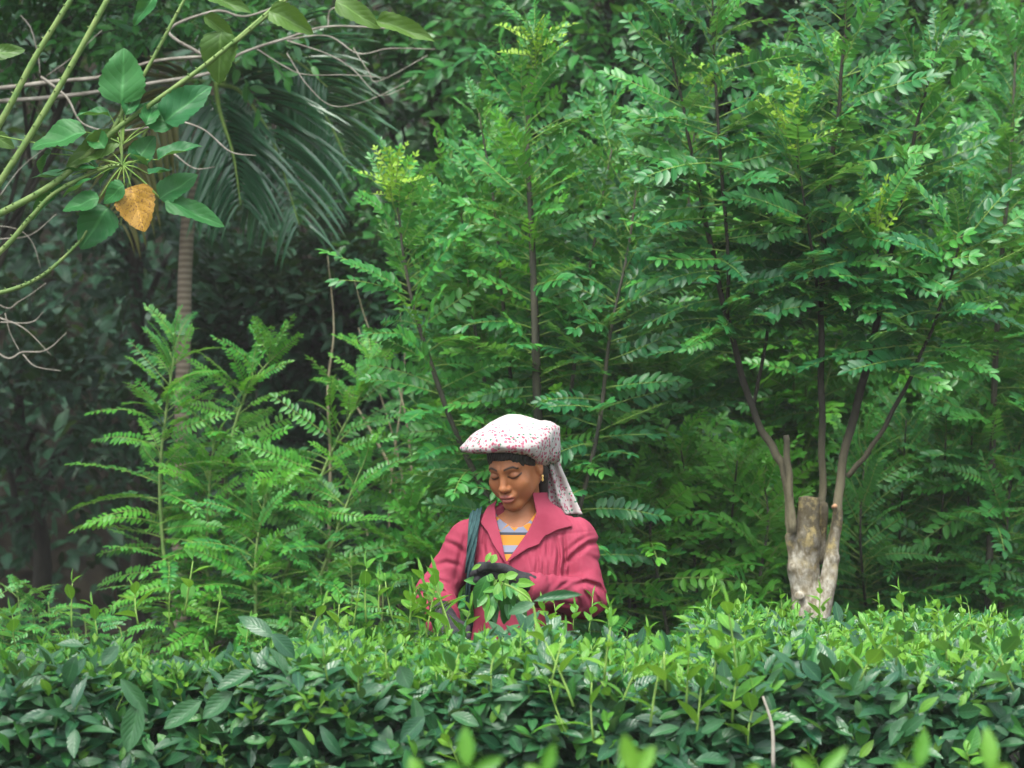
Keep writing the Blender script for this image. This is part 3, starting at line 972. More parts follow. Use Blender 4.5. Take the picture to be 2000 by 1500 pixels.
for lab, c_, dep in (('low green bush in the lower left corner under the dark hollow', [(30, 1260, 1150), (90, 1260, 1175), (160, 1270, 1205), (-30, 1260, 1160), (230, 1270, 1225), (60, 1270, 1190), (0, 1270, 1195)], 9.4),
                     ('low dim bush in front of the bare grey stems', [(620, 1240, 1120), (680, 1240, 1080), (740, 1240, 1130), (560, 1240, 1150)], 9.7)):
    pinnate_tree('low_bush', lab, 'bush', c_[0][0], dep, [dict(p=[(a, y0, 0), (a + 8, (y0 + y1) / 2, 0), (a + 4, y1, 0)], n=34, s0=0.0, r=[0.006, 0.002], size=.75, el1=25) for a, y0, y1 in c_], CL_FERN2, young=None, group='low bushes behind the left tea', mat='stem_green', thick=.8)

# bare grey stems between the shrub and the woman
b = P(790, 1200, 10.6); b[2] = 0
t = thing('bare_shrub', 'shrub of bare leaning grey-green stems between feathery shrub and woman', 'shrub', b)
for p_, r_ in (([(640, 1180), (645, 900), (640, 760), (652, 640), (640, 500)], .010), ([(850, 1150), (780, 950), (700, 800), (660, 740)], .012), ([(740, 1160), (725, 1080), (700, 960)], .009), ([(845, 1120), (800, 1000), (770, 860), (700, 640)], .009),
               ([(840, 1110), (865, 980), (880, 760), (905, 620)], .011), ([(880, 1120), (908, 950), (912, 640), (925, 560)], .011), ([(780, 1160), (760, 1000), (790, 720), (780, 600)], .007), ([(820, 1150), (790, 800), (720, 640), (690, 540)], .007)):
    pts = stem_points(p_, 10.6 + random.uniform(-.15, .3))
    pts = np.concatenate([catmull([b, b * .5 + pts[0] * .5, pts[0]], 3)[:-1], pts])
    mb = MB(); tube(mb, pts, [r_ * 1.1, r_ * .9, r_ * .7, r_ * .45, r_ * .15], 6, 0, .08)
    part('stem', mb.build('stem', M['bark_stem']), t)

# ------------------------------------------------------------------ palm
D_P = 11.5
b = P(350, 1200, D_P); b[2] = 0
t = thing('palm_tree', 'slim ringed palm with drooping dark fronds at upper left', 'palm', b)
mb = MB()
pts = catmull([b, P(352, 1000, D_P), P(358, 700, D_P), P(363, 500, D_P), P(378, 320, D_P), P(415, 165, D_P)], 40)
rr = np.linspace(0.036, 0.031, len(pts)) * (1 + 0.03 * (np.arange(len(pts)) % 2 == 0))
tube(mb, pts, rr, 12)
part('trunk', mb.build('trunk', M['palm_bark']), t, label='slim tan trunk ringed with leaf scars')
mb = MB()
PL = leaf_tmpl(7, 0.085, 0.38, 0.5, 0.5, 0.6)
mb.batch(PL, np.zeros((1, 3)), np.array([[1., 0, 0]]), np.array([[0, 0, 1.]]), np.array([1.0]), np.array([0.]))
pl_me = mb.build('leaflet', M['palm'])
mb.mi = [0] * len(mb.f)
pl_old = mb.build('leaflet', M['palm_old'])
for pix, old, ln in (([(418, 165, -.1), (470, 180, -.25), (530, 270, -.35), (585, 440, -.4)], False, .42),
                     ([(425, 155, 0), (490, 105, .0), (570, 115, -.1), (640, 170, -.15)], False, .40),
                     ([(410, 160, -.1), (340, 170, -.2), (270, 290, -.25), (235, 440, -.25)], True, .30),
                     ([(425, 160, .2), (530, 140, .3), (630, 220, .35), (680, 320, .35)], False, .36),
                     ([(415, 160, .2), (390, 60, .3), (330, 20, .3), (260, 40, .3)], False, .45),
                     ([(420, 160, -.1), (430, 220, -.3), (455, 300, -.4), (470, 400, -.42)], False, .36)):
    pts = stem_points(pix, D_P, 8)
    mb = MB(); tube(mb, pts, [0.013, 0.008, 0.003], 6)
    fr = part('frond', mb.build('frond', M['rachis']), t)
    fr.location = (0, 0, 0)
    for v in fr.data.vertices:
        v.co -= Vector(b)
    m_ = len(pts)
    for i in range(26):
        u = 0.14 + 0.85 * i / 25
        k = min(m_ - 2, int(u * (m_ - 1)))
        p = pts[k] + (pts[k + 1] - pts[k]) * (u * (m_ - 1) - k)
        tg = unit(pts[k + 1] - pts[k])
        sd_ = unit(np.cross(tg, [0, 1, 0.15]))
        for s in (-1, 1):
            dd = unit(sd_ * s + tg * 0.75 + np.array([random.uniform(-.14, .14), -0.25, -0.25 + random.uniform(-.18, .15)]))
            part('leaflet', pl_old if old else pl_me, fr, frame(dd, np.array([0.1, -0.5, 0.8]), p, ln * (0.45 + 0.75 * math.sin(math.pi * (0.15 + 0.8 * u))) * random.uniform(.85, 1.1)))

# ------------------------------------------------------------------ dead branches
D_T = 9.6
b = P(-260, 1200, D_T); b[2] = 0
t = thing('dead_tree', 'pale dead branches and curling twigs crossing the upper left', 'tree', b)
mb = MB(); tube(mb, catmull([b, P(-280, 800, D_T), P(-240, 450, D_T), P(-200, 190, D_T)], 6), [.07, .05, .03], 8, 0, .06)
part('trunk', mb.build('trunk', M['dry_twig']), t)
for p_, r0, r1, dy in (([(-200, 190), (0, 172), (120, 158), (200, 150), (300, 120), (400, 110)], .017, .010, 0), ([(-200, 210), (100, 190), (280, 165), (420, 140), (470, 105), (560, 75), (640, 52), (760, 55)], .016, .006, .3),
                   ([(400, 110), (330, 60), (420, 22), (480, 32), (560, 5)], .011, .006, 0), ([(560, 75), (640, 70), (700, 100), (760, 95), (850, 100)], .006, .003, .3), ([(560, 80), (640, 110), (690, 140), (740, 185), (790, 170)], .005, .002, .3),
                   ([(640, 52), (650, 20), (720, 15)], .005, .002, .3), ([(500, 95), (560, 130), (600, 150), (680, 145), (760, 150)], .005, .002, .3), ([(560, 100), (600, 170), (650, 205), (720, 200), (800, 160)], .004, .002, .3), ([(690, 90), (720, 140), (740, 160), (835, 105)], .004, .002, .3),
                   ([(80, 150), (130, 190), (160, 240), (220, 260)], .010, .004, -.1), ([(40, 30), (60, 60), (75, 110), (78, 150)], .005, .003, .1), ([(90, 150), (140, 110), (200, 60)], .004, .002, .1),
                   ([(-200, 420), (-60, 610), (0, 625), (50, 645), (100, 690)], .008, .003, 0), ([(-100, 560), (0, 690), (45, 690), (90, 680), (130, 650)], .007, .003, 0), ([(45, 690), (70, 715), (120, 722)], .005, .002, 0), ([(0, 625), (60, 630), (85, 605)], .005, .002, 0),
                   ([(-100, 500), (0, 600), (40, 590), (90, 550)], .006, .002, 0), ([(10, 610), (20, 650), (40, 685)], .004, .002, 0), ([(350, 235), (400, 255), (450, 300), (500, 300)], .006, .003, -.2), ([(340, 300), (380, 325), (420, 325)], .005, .002, -.2), ([(220, 260), (290, 250), (350, 235)], .006, .005, -.15),
                   ([(-100, 480), (0, 470), (60, 460), (110, 420)], .004, .002, 0), ([(-60, 440), (20, 440), (60, 470), (80, 520)], .004, .002, 0), ([(0, 380), (40, 330), (90, 290)], .004, .002, 0)):
    mb = MB(); tube(mb, stem_points([(a[0], a[1] + (random.uniform(-5, 5) if r0 < .009 else 0), dy) for a in p_], D_T, 7), [r0 * .62, (r0 + r1) * .3, r1 * .6], 6, 0, .15)
    part('twig' if r0 < .009 else 'branch', mb.build('twig', M['dry_twig']), t)

# ------------------------------------------------------------------ thorny plant with broad leaves, upper left foreground
D_C = 6.7
b = P(-420, 1200, D_C); b[2] = 0
t = thing('thorny_coral_tree', 'thorny green stems with broad leaves and one yellow dying leaf, upper left', 'tree', b)
mb = MB(); tube(mb, catmull([b, P(-430, 900, D_C), P(-380, 650, D_C), P(-300, 500, D_C)], 6), [.05, .04, .02], 9, 0, .05)
part('trunk', mb.build('trunk', M['stem_green']), t)
for p_, r0, r1 in (([(-330, 560), (-140, 460), (0, 240), (70, 110), (150, -20)], .012, .0075), ([(-300, 500), (-120, 520), (0, 355), (110, 180), (220, -20)], .012, .008), ([(-330, 560), (-120, 470), (0, 417), (110, 355), (215, 262), (300, 200), (420, 112), (575, -20)], .012, .0055),
                   ([(-330, 600), (-120, 590), (0, 492), (60, 425), (110, 375), (200, 330), (240, 322)], .010, .004), ([(-340, 620), (-120, 590), (0, 572), (80, 540), (150, 478), (170, 450)], .009, .003), ([(215, 262), (290, 130), (360, 0), (375, -30)], .006, .004),
                   ([(238, 325), (238, 290), (236, 240), (238, 205)], .004, .003), ([(450, 90), (600, -30), (640, -20), (665, 12)], .006, .002)):
    pts = stem_points(p_, D_C, 8)
    mb = MB(); tube(mb, pts, [r0, r1], 8, 0, .04)
    for i in range(2, len(pts) - 1):
        a = random.uniform(0, 6.28)
        tg = unit(pts[i + 1] - pts[i]); s_ = unit(np.cross(tg, [math.cos(a), 0.4, math.sin(a)]))
        rr = r0 + (r1 - r0) * i / len(pts)
        if rr > .004:
            tube(mb, [pts[i] + s_ * rr * .8, pts[i] + s_ * (rr + .002), pts[i] + s_ * (rr + .006)], [.0035, .002, .0004], 5)
    part('stem', mb.build('stem', M['stem_green']), t)


def px_leaf(tmpl, base, tip, wpx, depth, normal=(0, -1, 0.6), dy=0.0, tipdy=0.0):
    """leaf mesh + matrix spanning two pixels at a depth"""
    A, B = P(base[0], base[1], depth + dy), P(tip[0], tip[1], depth + dy + tipdy)
    L = np.linalg.norm(B - A)
    m = frame(B - A, np.array(normal, float), A, L)
    w = wpx / F_PX * depth / L
    return m @ Matrix.Diagonal((1, w, 1, 1)) if True else m


def coral_tmpl(droop, fold, nick=0):
    v, f, lv = leaf_tmpl(18, 1.0, droop, fold, 0.60, 0.66, 0.07, cols=3)
    k = np.round(v[:, 0] * 18).astype(int)
    edge = np.abs(lv[:, 0]) > .9
    v[edge, 1] *= np.where(k[edge] % 2 == 0, 1.03, .95) * (1 + .03 * np.sin(k[edge] * 1.7 + droop * 40))
    v[:, 2] += .02 * np.sin(v[:, 1] * 9 + v[:, 0] * 5 + fold * 30)
    return v, f, lv


CORAL = []
for mt in ('coral', 'coral_olive', 'coral_dead'):
    row = []
    for dr, fo in ((0.14, 0.16), (0.28, 0.22), (0.05, 0.12), (0.2, 0.05)):
        mb = MB(); v, f, lv = coral_tmpl(dr, fo); mb.add(v, f, 0, lv)
        row.append(mb.build('leaf', M[mt]))
    CORAL.append(row)
for bs, tp, w, k, nr, tdy in (((238, 203), (242, 93), 92, 0, (0.1, -1, .2), 0), ((168, 258), (60, 288), 82, 0, (0, -.7, .8), 0), ((338, 250), (262, 195), 66, 0, (0, -.8, .6), 0), ((322, 238), (410, 164), 74, 0, (0, -1, .3), 0), ((230, 268), (130, 320), 52, 1, (0, -1, .1), -.05),
                        ((215, 226), (148, 218), 26, 0, (0, -.4, 1), 0), ((268, 318), (298, 262), 54, 0, (0, -1, .3), 0), ((308, 312), (392, 276), 44, 0, (0, -.6, .8), 0), ((140, 342), (56, 334), 34, 0, (0, -.5, 1), 0), ((190, 330), (108, 322), 26, 0, (0, -.4, 1), .03),
                        ((122, 362), (54, 424), 34, 0, (.4, -.7, .6), 0), ((194, 388), (118, 402), 52, 0, (0, -.8, .6), 0), ((212, 405), (154, 482), 82, 0, (0, -1, .2), -.02), ((243, 362), (196, 394), 46, 0, (0, -.9, .4), .02), ((256, 364), (282, 452), 80, 2, (0, -1, .15), -.03),
                        ((312, 388), (386, 340), 58, 0, (0, -.9, .4), 0), ((322, 396), (440, 428), 50, 0, (0, -.8, .6), 0), ((432, 62), (424, 160), 74, 1, (0, -1, .1), 0), ((395, -14), (492, 20), 40, 1, (0, -1, .3), 0), ((398, 32), (462, 76), 34, 1, (0, -1, .3), .04), ((525, 22), (612, 58), 52, 1, (0, -1, .2), 0),
                        ((305, -8), (258, 48), 34, 0, (0, -1, .3), 0), ((655, 4), (745, 48), 46, 1, (0, -1, .3), 0), ((735, 40), (850, 74), 42, 1, (0, -1, .3), 0), ((-20, 108), (46, 92), 36, 1, (0, -1, .3), 0), ((-20, 262), (28, 286), 34, 1, (0, -1, .3), 0), ((180, 350), (115, 372), 30, 0, (0, -.5, .9), .05), ((150, 305), (210, 330), 30, 0, (0, -.6, .8), .06), ((255, 300), (300, 330), 30, 0, (0, -.6, .8), .06), ((220, 330), (190, 360), 34, 0, (.2, -.7, .7), .05), ((290, 340), (335, 330), 28, 0, (0, -.5, .9), .05), ((205, 290), (170, 250), 40, 0, (-.3, -.8, .5), .04), ((285, 245), (305, 190), 36, 0, (.3, -.8, .5), .06), ((245, 225), (275, 165), 34, 0, (.2, -.9, .3), .06), ((100, 300), (70, 330), 30, 0, (0, -.6, .8), .05)):
    o = part('leaf', random.choice(CORAL[k]), t, px_leaf(None, bs, tp, w, D_C, nr, random.uniform(-.06, .06), tdy), label='yellow and brown dying leaf' if k == 2 else None)
    if bs[0] < 330 and bs[1] > 190:
        mb = MB(); A = P(bs[0], bs[1], D_C); C = P(240, 322 - (40 if bs[1] < 260 else 0), D_C)
        tube(mb, catmull([C, (A + C) / 2 + [0, 0, .006], A], 4), [.0025, .0018], 5)
        part('petiole', mb.build('petiole', M['rachis']), t)

mb = MB(); tube(mb, catmull([P(-300, 500, D_C), np.array([-2.3, 6.3, 2.7]), np.array([-1.8, 5.4, 3.0])], 6), [.02, .015, .008], 7)
part('stem', mb.build('stem', M['stem_green']), t)
for i in range(210):  # unseen crown leaves added above the view to shade the left hedge
    p = np.array([random.uniform(-2.6, -0.95), random.uniform(4.3, 6.2), random.uniform(2.75, 3.4)])
    part('leaf', random.choice(CORAL[0]), t, frame(np.array([random.gauss(0, 1), random.gauss(0, 1), -.3]), rand_up(.4), p, random.uniform(.12, .17)) @ Matrix.Diagonal((1, .8, 1, 1)))

# ------------------------------------------------------------------ tea
def tea_leaf_mesh(i, mat):
    mb = MB()
    v, f, lv = leaf_tmpl(8, (0.40, 0.44, 0.37, 0.42)[i], (0.22, 0.08, 0.42, -0.06)[i], (0.16, 0.24, 0.10, 0.28)[i], 0.95, 0.85, 0.06, cols=2)
    mb.add(v, f, 0, lv)
    return mb.build('leaf', M[mat])


TL = [tea_leaf_mesh(i, 'tea') for i in range(4)]
TLM = [tea_leaf_mesh(i, 'tea_mid') for i in range(4)]


def shoot_mesh(seed, mats, h=0.075, nl=4, ll=0.05):
    """upright tender shoot: thin stem, a few rising leaves and a bud"""
    r = random.Random(seed)
    mb = MB()
    b1 = r.uniform(-.25, .25)
    at = lambda t: np.array([t * h, b1 * h * t * t, 0.0])
    tube(mb, [at(i / 4) for i in range(5)], [0.0022, 0.0012], 5, 1)
    for i in range(nl):
        t = 0.25 + 0.75 * i / max(1, nl - 1)
        th = i * 2.4 + r.uniform(-.3, .3)
        e = 0.9 - 0.5 * (1 - t) + r.uniform(-.15, .25)
        dd = unit(np.array([e, math.cos(th), math.sin(th)]))
        tm = T_TEA[r.randrange(4)]
        s = ll * (1.15 - 0.45 * t) * r.uniform(.85, 1.15)
        mb.batch(tm, at(t)[None], dd[None], unit(np.array([[1.0, -0.9 * math.cos(th), -0.9 * math.sin(th)]])), np.array([s]), np.array([r.random() * .5]), wide=np.array([1.25]))
    mb.batch(T_LOW[0], at(1.0)[None], np.array([[1., .1, .05]]), np.array([[0, 0, 1.]]), np.array([ll * .75]), np.array([.4]), wide=np.array([.4]))
    return mb.build('tender_shoot', [M[mats], M['rachis']])


SH = [shoot_mesh(400 + i, 'tea_young', nl=3 + i % 3, h=0.06 + 0.012 * (i % 4), ll=0.047 + .006 * (i % 3)) for i in range(8)]
SHM = [shoot_mesh(420 + i, 'tea_mid', nl=4 + i % 2, h=0.065, ll=0.055) for i in range(5)]


def pix(p):
    y = p[1] * math.cos(PITCH) + (p[2] - CAM[2]) * math.sin(PITCH)
    z = -p[1] * math.sin(PITCH) + (p[2] - CAM[2]) * math.cos(PITCH)
    return 1000 + F_PX * p[0] / y, 750 - F_PX * z / y


def tea_bush(label, x0, x1, y0, y1, H, n_leaf=300, n_shoot=290, n_fill=3400, seed=1, face=0.42, bright=0.5, back=False, slope=0.0):
    r = np.random.default_rng(seed)
    xc, yc = (x0 + x1) / 2, (y0 + y1) / 2
    t = thing('tea_bush', label, 'tea bush', (xc, yc, 0), 'tea bushes of the hedge')
    mb = MB()
    tube(mb, catmull([(xc, yc, -.03), (xc + .03, yc, .18), (xc - .02, yc, .34)], 5), [.055, .045, .05], 10, 0, .08)
    part('trunk', mb.build('trunk', M['tea_wood']), t)
    for i in range(11):
        e = np.array([r.uniform(x0, x1), r.uniform(y0 + .08, y1), H - r.uniform(.02, .2)])
        s = np.array([xc, yc, .28])
        mb = MB(); tube(mb, catmull([s, s * .5 + e * .5 + [r.uniform(-.08, .08), 0, -.06], e], 5), [.017, .009, .004], 6, 0, .07)
        part('branch', mb.build('branch', M['tea_wood']), t)

    def ht(x, y):
        return H + slope * (x - xc) + 0.026 * np.sin(x * 9 + seed) + 0.02 * np.sin(y * 11 + x * 5 + seed * 2)
    rad = 0.16

    def surf(k, front_share):
        x = r.uniform(x0 - .04, x1 + .04, k)
        fr = r.random(k) < front_share
        arc = r.uniform(0, math.pi / 2, k)
        isarc = fr & (r.random(k) < 0.42)
        y = np.where(fr, y0, y0 + rad + (y1 - y0 - rad) * r.random(k) ** 1.15)
        z = np.where(fr, H - rad - r.random(k) * face, 0)
        nrm = np.where(fr[:, None], [[0, -1.0, .25]], [[0, -.25, 1.0]])
        y = np.where(isarc, y0 + rad * (1 - np.cos(arc)), y)
        hh = ht(x, y)
        z = np.where(isarc, hh - rad * (1 - np.sin(arc)), np.where(fr, z, hh))
        nrm = np.where(isarc[:, None], np.stack([np.zeros(k), -np.cos(arc), np.sin(arc)], 1), nrm)
        y = y + np.where(fr, 0.05 * np.sin(x * 8 + z * 9 + seed) + r.normal(0, .02, k), 0)
        return np.stack([x, y, z], 1), unit(nrm)

    def orient(nrm, k, rise=0.35, out=0.45):
        d = unit(nrm * out + r.normal(size=(k, 3)) * [1.0, .6, .45] + [0, 0, rise])
        up = unit(nrm * 0.8 + [0, -.25, .8] + r.normal(size=(k, 3)) * .35)
        return d, up
    p, nr = surf(n_leaf, 0.66)
    d, up = orient(nr, n_leaf, -0.05)
    sz = r.uniform(.050, .088, n_leaf)
    for i in range(n_leaf):
        high = p[i, 2] > H - 0.07
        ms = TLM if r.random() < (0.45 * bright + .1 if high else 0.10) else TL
        part('leaf', ms[r.integers(4)], t, frame(d[i], up[i], p[i] - d[i] * sz[i] * .3, sz[i]))
    p, nr = surf(n_shoot, 0.10)
    for i in range(n_shoot):
        d = unit(np.array([r.normal(0, .4), r.normal(-.15, .4), 1.0]))
        young = r.random() < bright
        qx, qy = pix(p[i] + [0, 0, .075])
        if 905 < qx < 1195 and qy < 1222:
            continue
        part('tender_shoot', (SH[r.integers(8)] if young else SHM[r.integers(5)]), t, frame(d, unit(r.normal(size=3)), p[i] - [0, 0, .03], r.uniform(.6, 1.0)))
    mb = MB()
    p, nr = surf(n_fill, 0.55)
    p = p - nr * (r.random((n_fill, 1)) ** 1.3 * .24) - nr * .005
    d, up = orient(nr, n_fill, 0.1)
    for k in range(4):
        s = slice(k, None, 4)
        q = len(p[s])
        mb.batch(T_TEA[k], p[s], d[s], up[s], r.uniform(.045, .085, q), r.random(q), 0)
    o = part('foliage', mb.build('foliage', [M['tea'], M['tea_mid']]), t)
    o['kind'] = 'stuff'
    mb = MB()
    k_ = int(n_fill * .20)
    p, nr = surf(k_, 0.08)
    d, up = orient(nr, k_, 0.9, .3)
    low = np.array([not (905 < pix(q)[0] < 1195 and pix(q + [0, 0, .05])[1] < 1222) for q in p])
    p[~low, 2] -= .06
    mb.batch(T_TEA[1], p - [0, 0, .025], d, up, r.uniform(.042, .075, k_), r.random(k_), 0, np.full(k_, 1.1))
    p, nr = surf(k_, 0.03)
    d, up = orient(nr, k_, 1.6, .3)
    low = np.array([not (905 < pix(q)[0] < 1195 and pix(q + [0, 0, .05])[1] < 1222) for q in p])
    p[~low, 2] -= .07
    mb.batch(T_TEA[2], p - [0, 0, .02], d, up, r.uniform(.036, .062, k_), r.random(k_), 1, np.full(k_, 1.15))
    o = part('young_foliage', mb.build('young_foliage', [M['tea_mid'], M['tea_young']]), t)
    o['kind'] = 'stuff'
    return t


def extra_leaves(t, lst, depth, sets):
    for bs, tp, w, nr, k in lst:
        part('leaf', sets[k][random.randrange(4)], t, px_leaf(None, bs, tp, w * 2.5, depth, nr))


def extra_shoots(t, lst, depth, meshes, size=1.0):
    for px, py, s in lst:
        p = P(px, py, depth)
        d = unit(np.array([random.gauss(0, .18), random.gauss(0, .12), 1.0]))
        part('tender_shoot', random.choice(meshes), t, frame(d, unit(np.array([random.gauss(0, 1), -1, 0.1])), p, s * size * .85))


B = []
B.append(tea_bush('dark shaded tea bush at the left end of the hedge', -1.62, -0.98, 5.45, 6.05, 0.955, seed=11, bright=0.55, n_shoot=110))
B.append(tea_bush('tea bush left of centre with a big pale drooping leaf on top', -0.98, -0.46, 5.5, 6.1, 0.96, seed=12, bright=0.65, n_shoot=140))
B.append(tea_bush('tea bush standing highest in tender shoots in front of the gloved right hand', -0.46, 0.06, 5.42, 6.5, 0.985, seed=13, bright=0.75))
B.append(tea_bush('tea bush in front of the woman under the held leaves', 0.06, 0.56, 5.42, 6.6, 0.965, seed=14, bright=0.75))
B.append(tea_bush('tea bush right in front of the pale pollarded trunk', 0.56, 1.06, 5.5, 7.3, 0.972, seed=15, bright=0.75))
B.append(tea_bush('tea bush at the right end of the hedge', 1.06, 1.72, 5.45, 7.3, 0.965, seed=16, bright=0.75))
extra_leaves(B[0], [((150, 1280), (118, 1345), 36, (0, -1, .5), 0), ((165, 1262), (110, 1262), 30, (0, -.5, 1), 0), ((232, 1262), (200, 1300), 30, (0, -1, .6), 0), ((272, 1368), (250, 1470), 44, (0, -1, .2), 0), ((235, 1325), (290, 1395), 30, (0, -1, .5), 0)], 5.42, [TL, TLM])
extra_leaves(B[1], [((535, 1245), (468, 1196), 34, (-.3, -.8, .6), 0), ((530, 1238), (580, 1282), 36, (.3, -.9, .4), 0), ((495, 1310), (425, 1350), 34, (0, -.8, .7), 0), ((455, 1350), (398, 1405), 38, (0, -.9, .5), 0), ((395, 1368), (322, 1425), 40, (0, -.9, .5), 0), ((590, 1350), (640, 1400), 36, (0, -.9, .4), 0)], 5.45, [TL, TLM])
extra_leaves(B[2], [((830, 1400), (780, 1450), 34, (0, -.9, .5), 0), ((880, 1395), (935, 1420), 30, (0, -.7, .7), 0), ((780, 1300), (800, 1345), 34, (0, -.9, .4), 0), ((985, 1298), (920, 1330), 26, (0, -.8, .7), 0)], 5.38, [TL, TLM])
extra_leaves(B[3], [((1042, 1174), (1138, 1158), 20, (0, -.9, .55), 0), ((1045, 1178), (990, 1196), 24, (0, -.9, .4), 0), ((1110, 1370), (1165, 1330), 38, (0, -1, .2), 1), ((1180, 1395), (1200, 1350), 30, (0, -1, .2), 1), ((1280, 1335), (1284, 1412), 44, (0, -1, .1), 1)], 5.5, [TL, TLM])
extra_leaves(B[4], [((1382, 1222), (1462, 1240), 30, (0, -.6, .8), 0), ((1450, 1238), (1400, 1205), 26, (0, -.6, .9), 0), ((1605, 1340), (1660, 1385), 34, (0, -.9, .4), 0), ((1565, 1290), (1605, 1330), 30, (0, -.9, .4), 0)], 5.5, [TL, TLM])
mb = MB(); tube(mb, stem_points([(1045, 1330), (1048, 1250), (1040, 1180), (1005, 1150), (985, 1140)], 5.75), [.004, .003, .0015], 6)
part('branch', mb.build('branch', M['rachis']), B[3])
mb = MB(); tube(mb, stem_points([(1510, 1500), (1508, 1420), (1490, 1360)], 5.4), [.005, .003], 6)
part('branch', mb.build('branch', M['dry_twig']), B[4])
extra_shoots(B[2], [(715, 1215, 1.7), (740, 1200, 1.5), (690, 1225, 1.5), (770, 1220, 1.4), (660, 1230, 1.3), (800, 1225, 1.2), (885, 1250, 1.8), (835, 1235, 1.2)], 6.35, SH)
extra_shoots(B[3], [(1090, 1238, 1.0), (1120, 1230, 1.1), (1150, 1232, 1.1), (1070, 1240, 1.1), (1190, 1230, 1.0)], 6.5, SH)
extra_shoots(B[1], [(270, 1220, 1.5), (360, 1200, 1.6), (330, 1225, 1.2), (420, 1240, 1.2), (600, 1250, 1.2), (480, 1260, 1.1)], 5.9, SH)
extra_shoots(B[0], [(140, 1225, 1.3), (30, 1260, 1.2), (190, 1240, 1.2)], 5.9, SH)
extra_shoots(B[4], [(1385, 1215, 1.3), (1455, 1215, 1.1), (1530, 1220, 1.2), (1600, 1215, 1.3)], 6.9, SH)
extra_shoots(B[5], [(1765, 1205, 1.2), (1720, 1222, 1.0), (1830, 1225, .9), (1900, 1232, 1.0)], 6.7, SH)

# the nearest row: only its tips reach into the picture
t = thing('tea_bush', 'out of focus tea shoots at the bottom edge, nearest the camera', 'tea bush', (0.25, 2.9, 0), None)
mb = MB(); tube(mb, catmull([(.25, 2.9, -.03), (.27, 2.9, .2), (.24, 2.9, .4)], 5), [.05, .04, .045], 9, 0, .08)
part('trunk', mb.build('trunk', M['tea_wood']), t)
mb = MB()
k_ = 1200
p = np.stack([rng.uniform(-.35, .85, k_), rng.uniform(2.65, 3.3, k_), 1.0 - rng.random(k_) ** 1.5 * .4], 1)
d = unit(rng.normal(size=(k_, 3)) + [0, 0, .4])
mb.batch(T_TEA[0], p, d, unit(rng.normal(size=(k_, 3)) * .4 + [0, 0, 1]), rng.uniform(.05, .09, k_), rng.random(k_))
o = part('foliage', mb.build('foliage', M['tea']), t); o['kind'] = 'stuff'
for i in range(9):
    e = np.array([rng.uniform(-.2, .7), rng.uniform(2.75, 3.1), 1.0]); s = np.array([.25, 2.9, .35])
    mb = MB(); tube(mb, catmull([s, s * .5 + e * .5, e], 4), [.012, .004], 6)
    part('branch', mb.build('branch', M['tea_wood']), t)
def ylm(i):
    mb = MB(); v, f, lv = leaf_tmpl(8, 0.40, (.1, .25, -.05)[i], .16, .95, .85, .05, cols=2); mb.add(v, f, 0, lv)
    return mb.build('leaf', M['tea_young'])
YL = [ylm(i) for i in range(3)]
for bs, tp, w in (((912, 1500), (908, 1418), 34), ((915, 1510), (985, 1478), 26), ((905, 1515), (868, 1492), 26), ((1062, 1515), (1082, 1450), 26), ((1060, 1515), (1025, 1495), 22), ((1240, 1515), (1218, 1432), 36), ((1240, 1515), (1278, 1456), 34), ((1600, 1520), (1548, 1482), 30), ((1600, 1515), (1655, 1458), 26),
                  ((1792, 1500), (1808, 1425), 34), ((1795, 1510), (1745, 1490), 26), ((1935, 1510), (1930, 1420), 36), ((1930, 1520), (1975, 1495), 30), ((820, 1515), (800, 1480), 28), ((1450, 1530), (1480, 1490), 28)):
    w_ = w * 2.5
    part('leaf', random.choice(YL), t, px_leaf(None, bs, tp, w_, 2.95, (random.uniform(-.3, .3), -1, .2), random.uniform(-.1, .1)))
for a in (912, 1061, 1240, 1600, 1793, 1933, 820, 1450):
    mb = MB(); tube(mb, [P(a, 1512, 2.95), P(a + 4, 1600, 2.95), P(a, 1720, 2.95)], [.0022, .003, .004], 6)
    part('shoot_stem', mb.build('shoot_stem', M['rachis']), t)

# bright sprigs on the front of the hedge
extra_shoots(B[3], [(1075, 1340, 1.6), (1120, 1380, 1.9), (1180, 1330, 1.7), (1210, 1390, 1.6), (1270, 1420, 1.9), (1110, 1440, 1.5), (1300, 1350, 1.7), (1160, 1450, 1.6)], 5.36, SH)
extra_shoots(B[4], [(1340, 1380, 1.8), (1395, 1330, 1.7), (1440, 1340, 2.0), (1360, 1440, 1.8), (1430, 1410, 1.8), (1460, 1460, 1.6), (1680, 1330, 1.5)], 5.42, SH)
extra_shoots(B[2], [(640, 1330, 1.3), (760, 1330, 1.3), (880, 1330, 1.4), (960, 1350, 1.4), (700, 1350, 1.2)], 5.36, SHM)
extra_shoots(B[5], [(1750, 1300, 1.3), (1850, 1290, 1.4), (1940, 1310, 1.5), (1980, 1350, 1.5)], 5.4, SHM)

extra_shoots(B[2], [(822, 1240, 1.6), (850, 1246, 1.9), (872, 1250, 2.0), (800, 1236, 1.5), (900, 1256, 1.5), (862, 1240, 1.5), (836, 1250, 1.7)], 6.42, SH)

# ------------------------------------------------------------------ the woman


def L(px, py, y):
    """local point of the woman (depth measured from her) under a pixel"""
    p = P(px, py, WY + y)
    return np.array([p[0], y, p[2]])


def XZ(lst, y):
    return [tuple(L(a, b, y)[[0, 2]]) for a, b in lst]


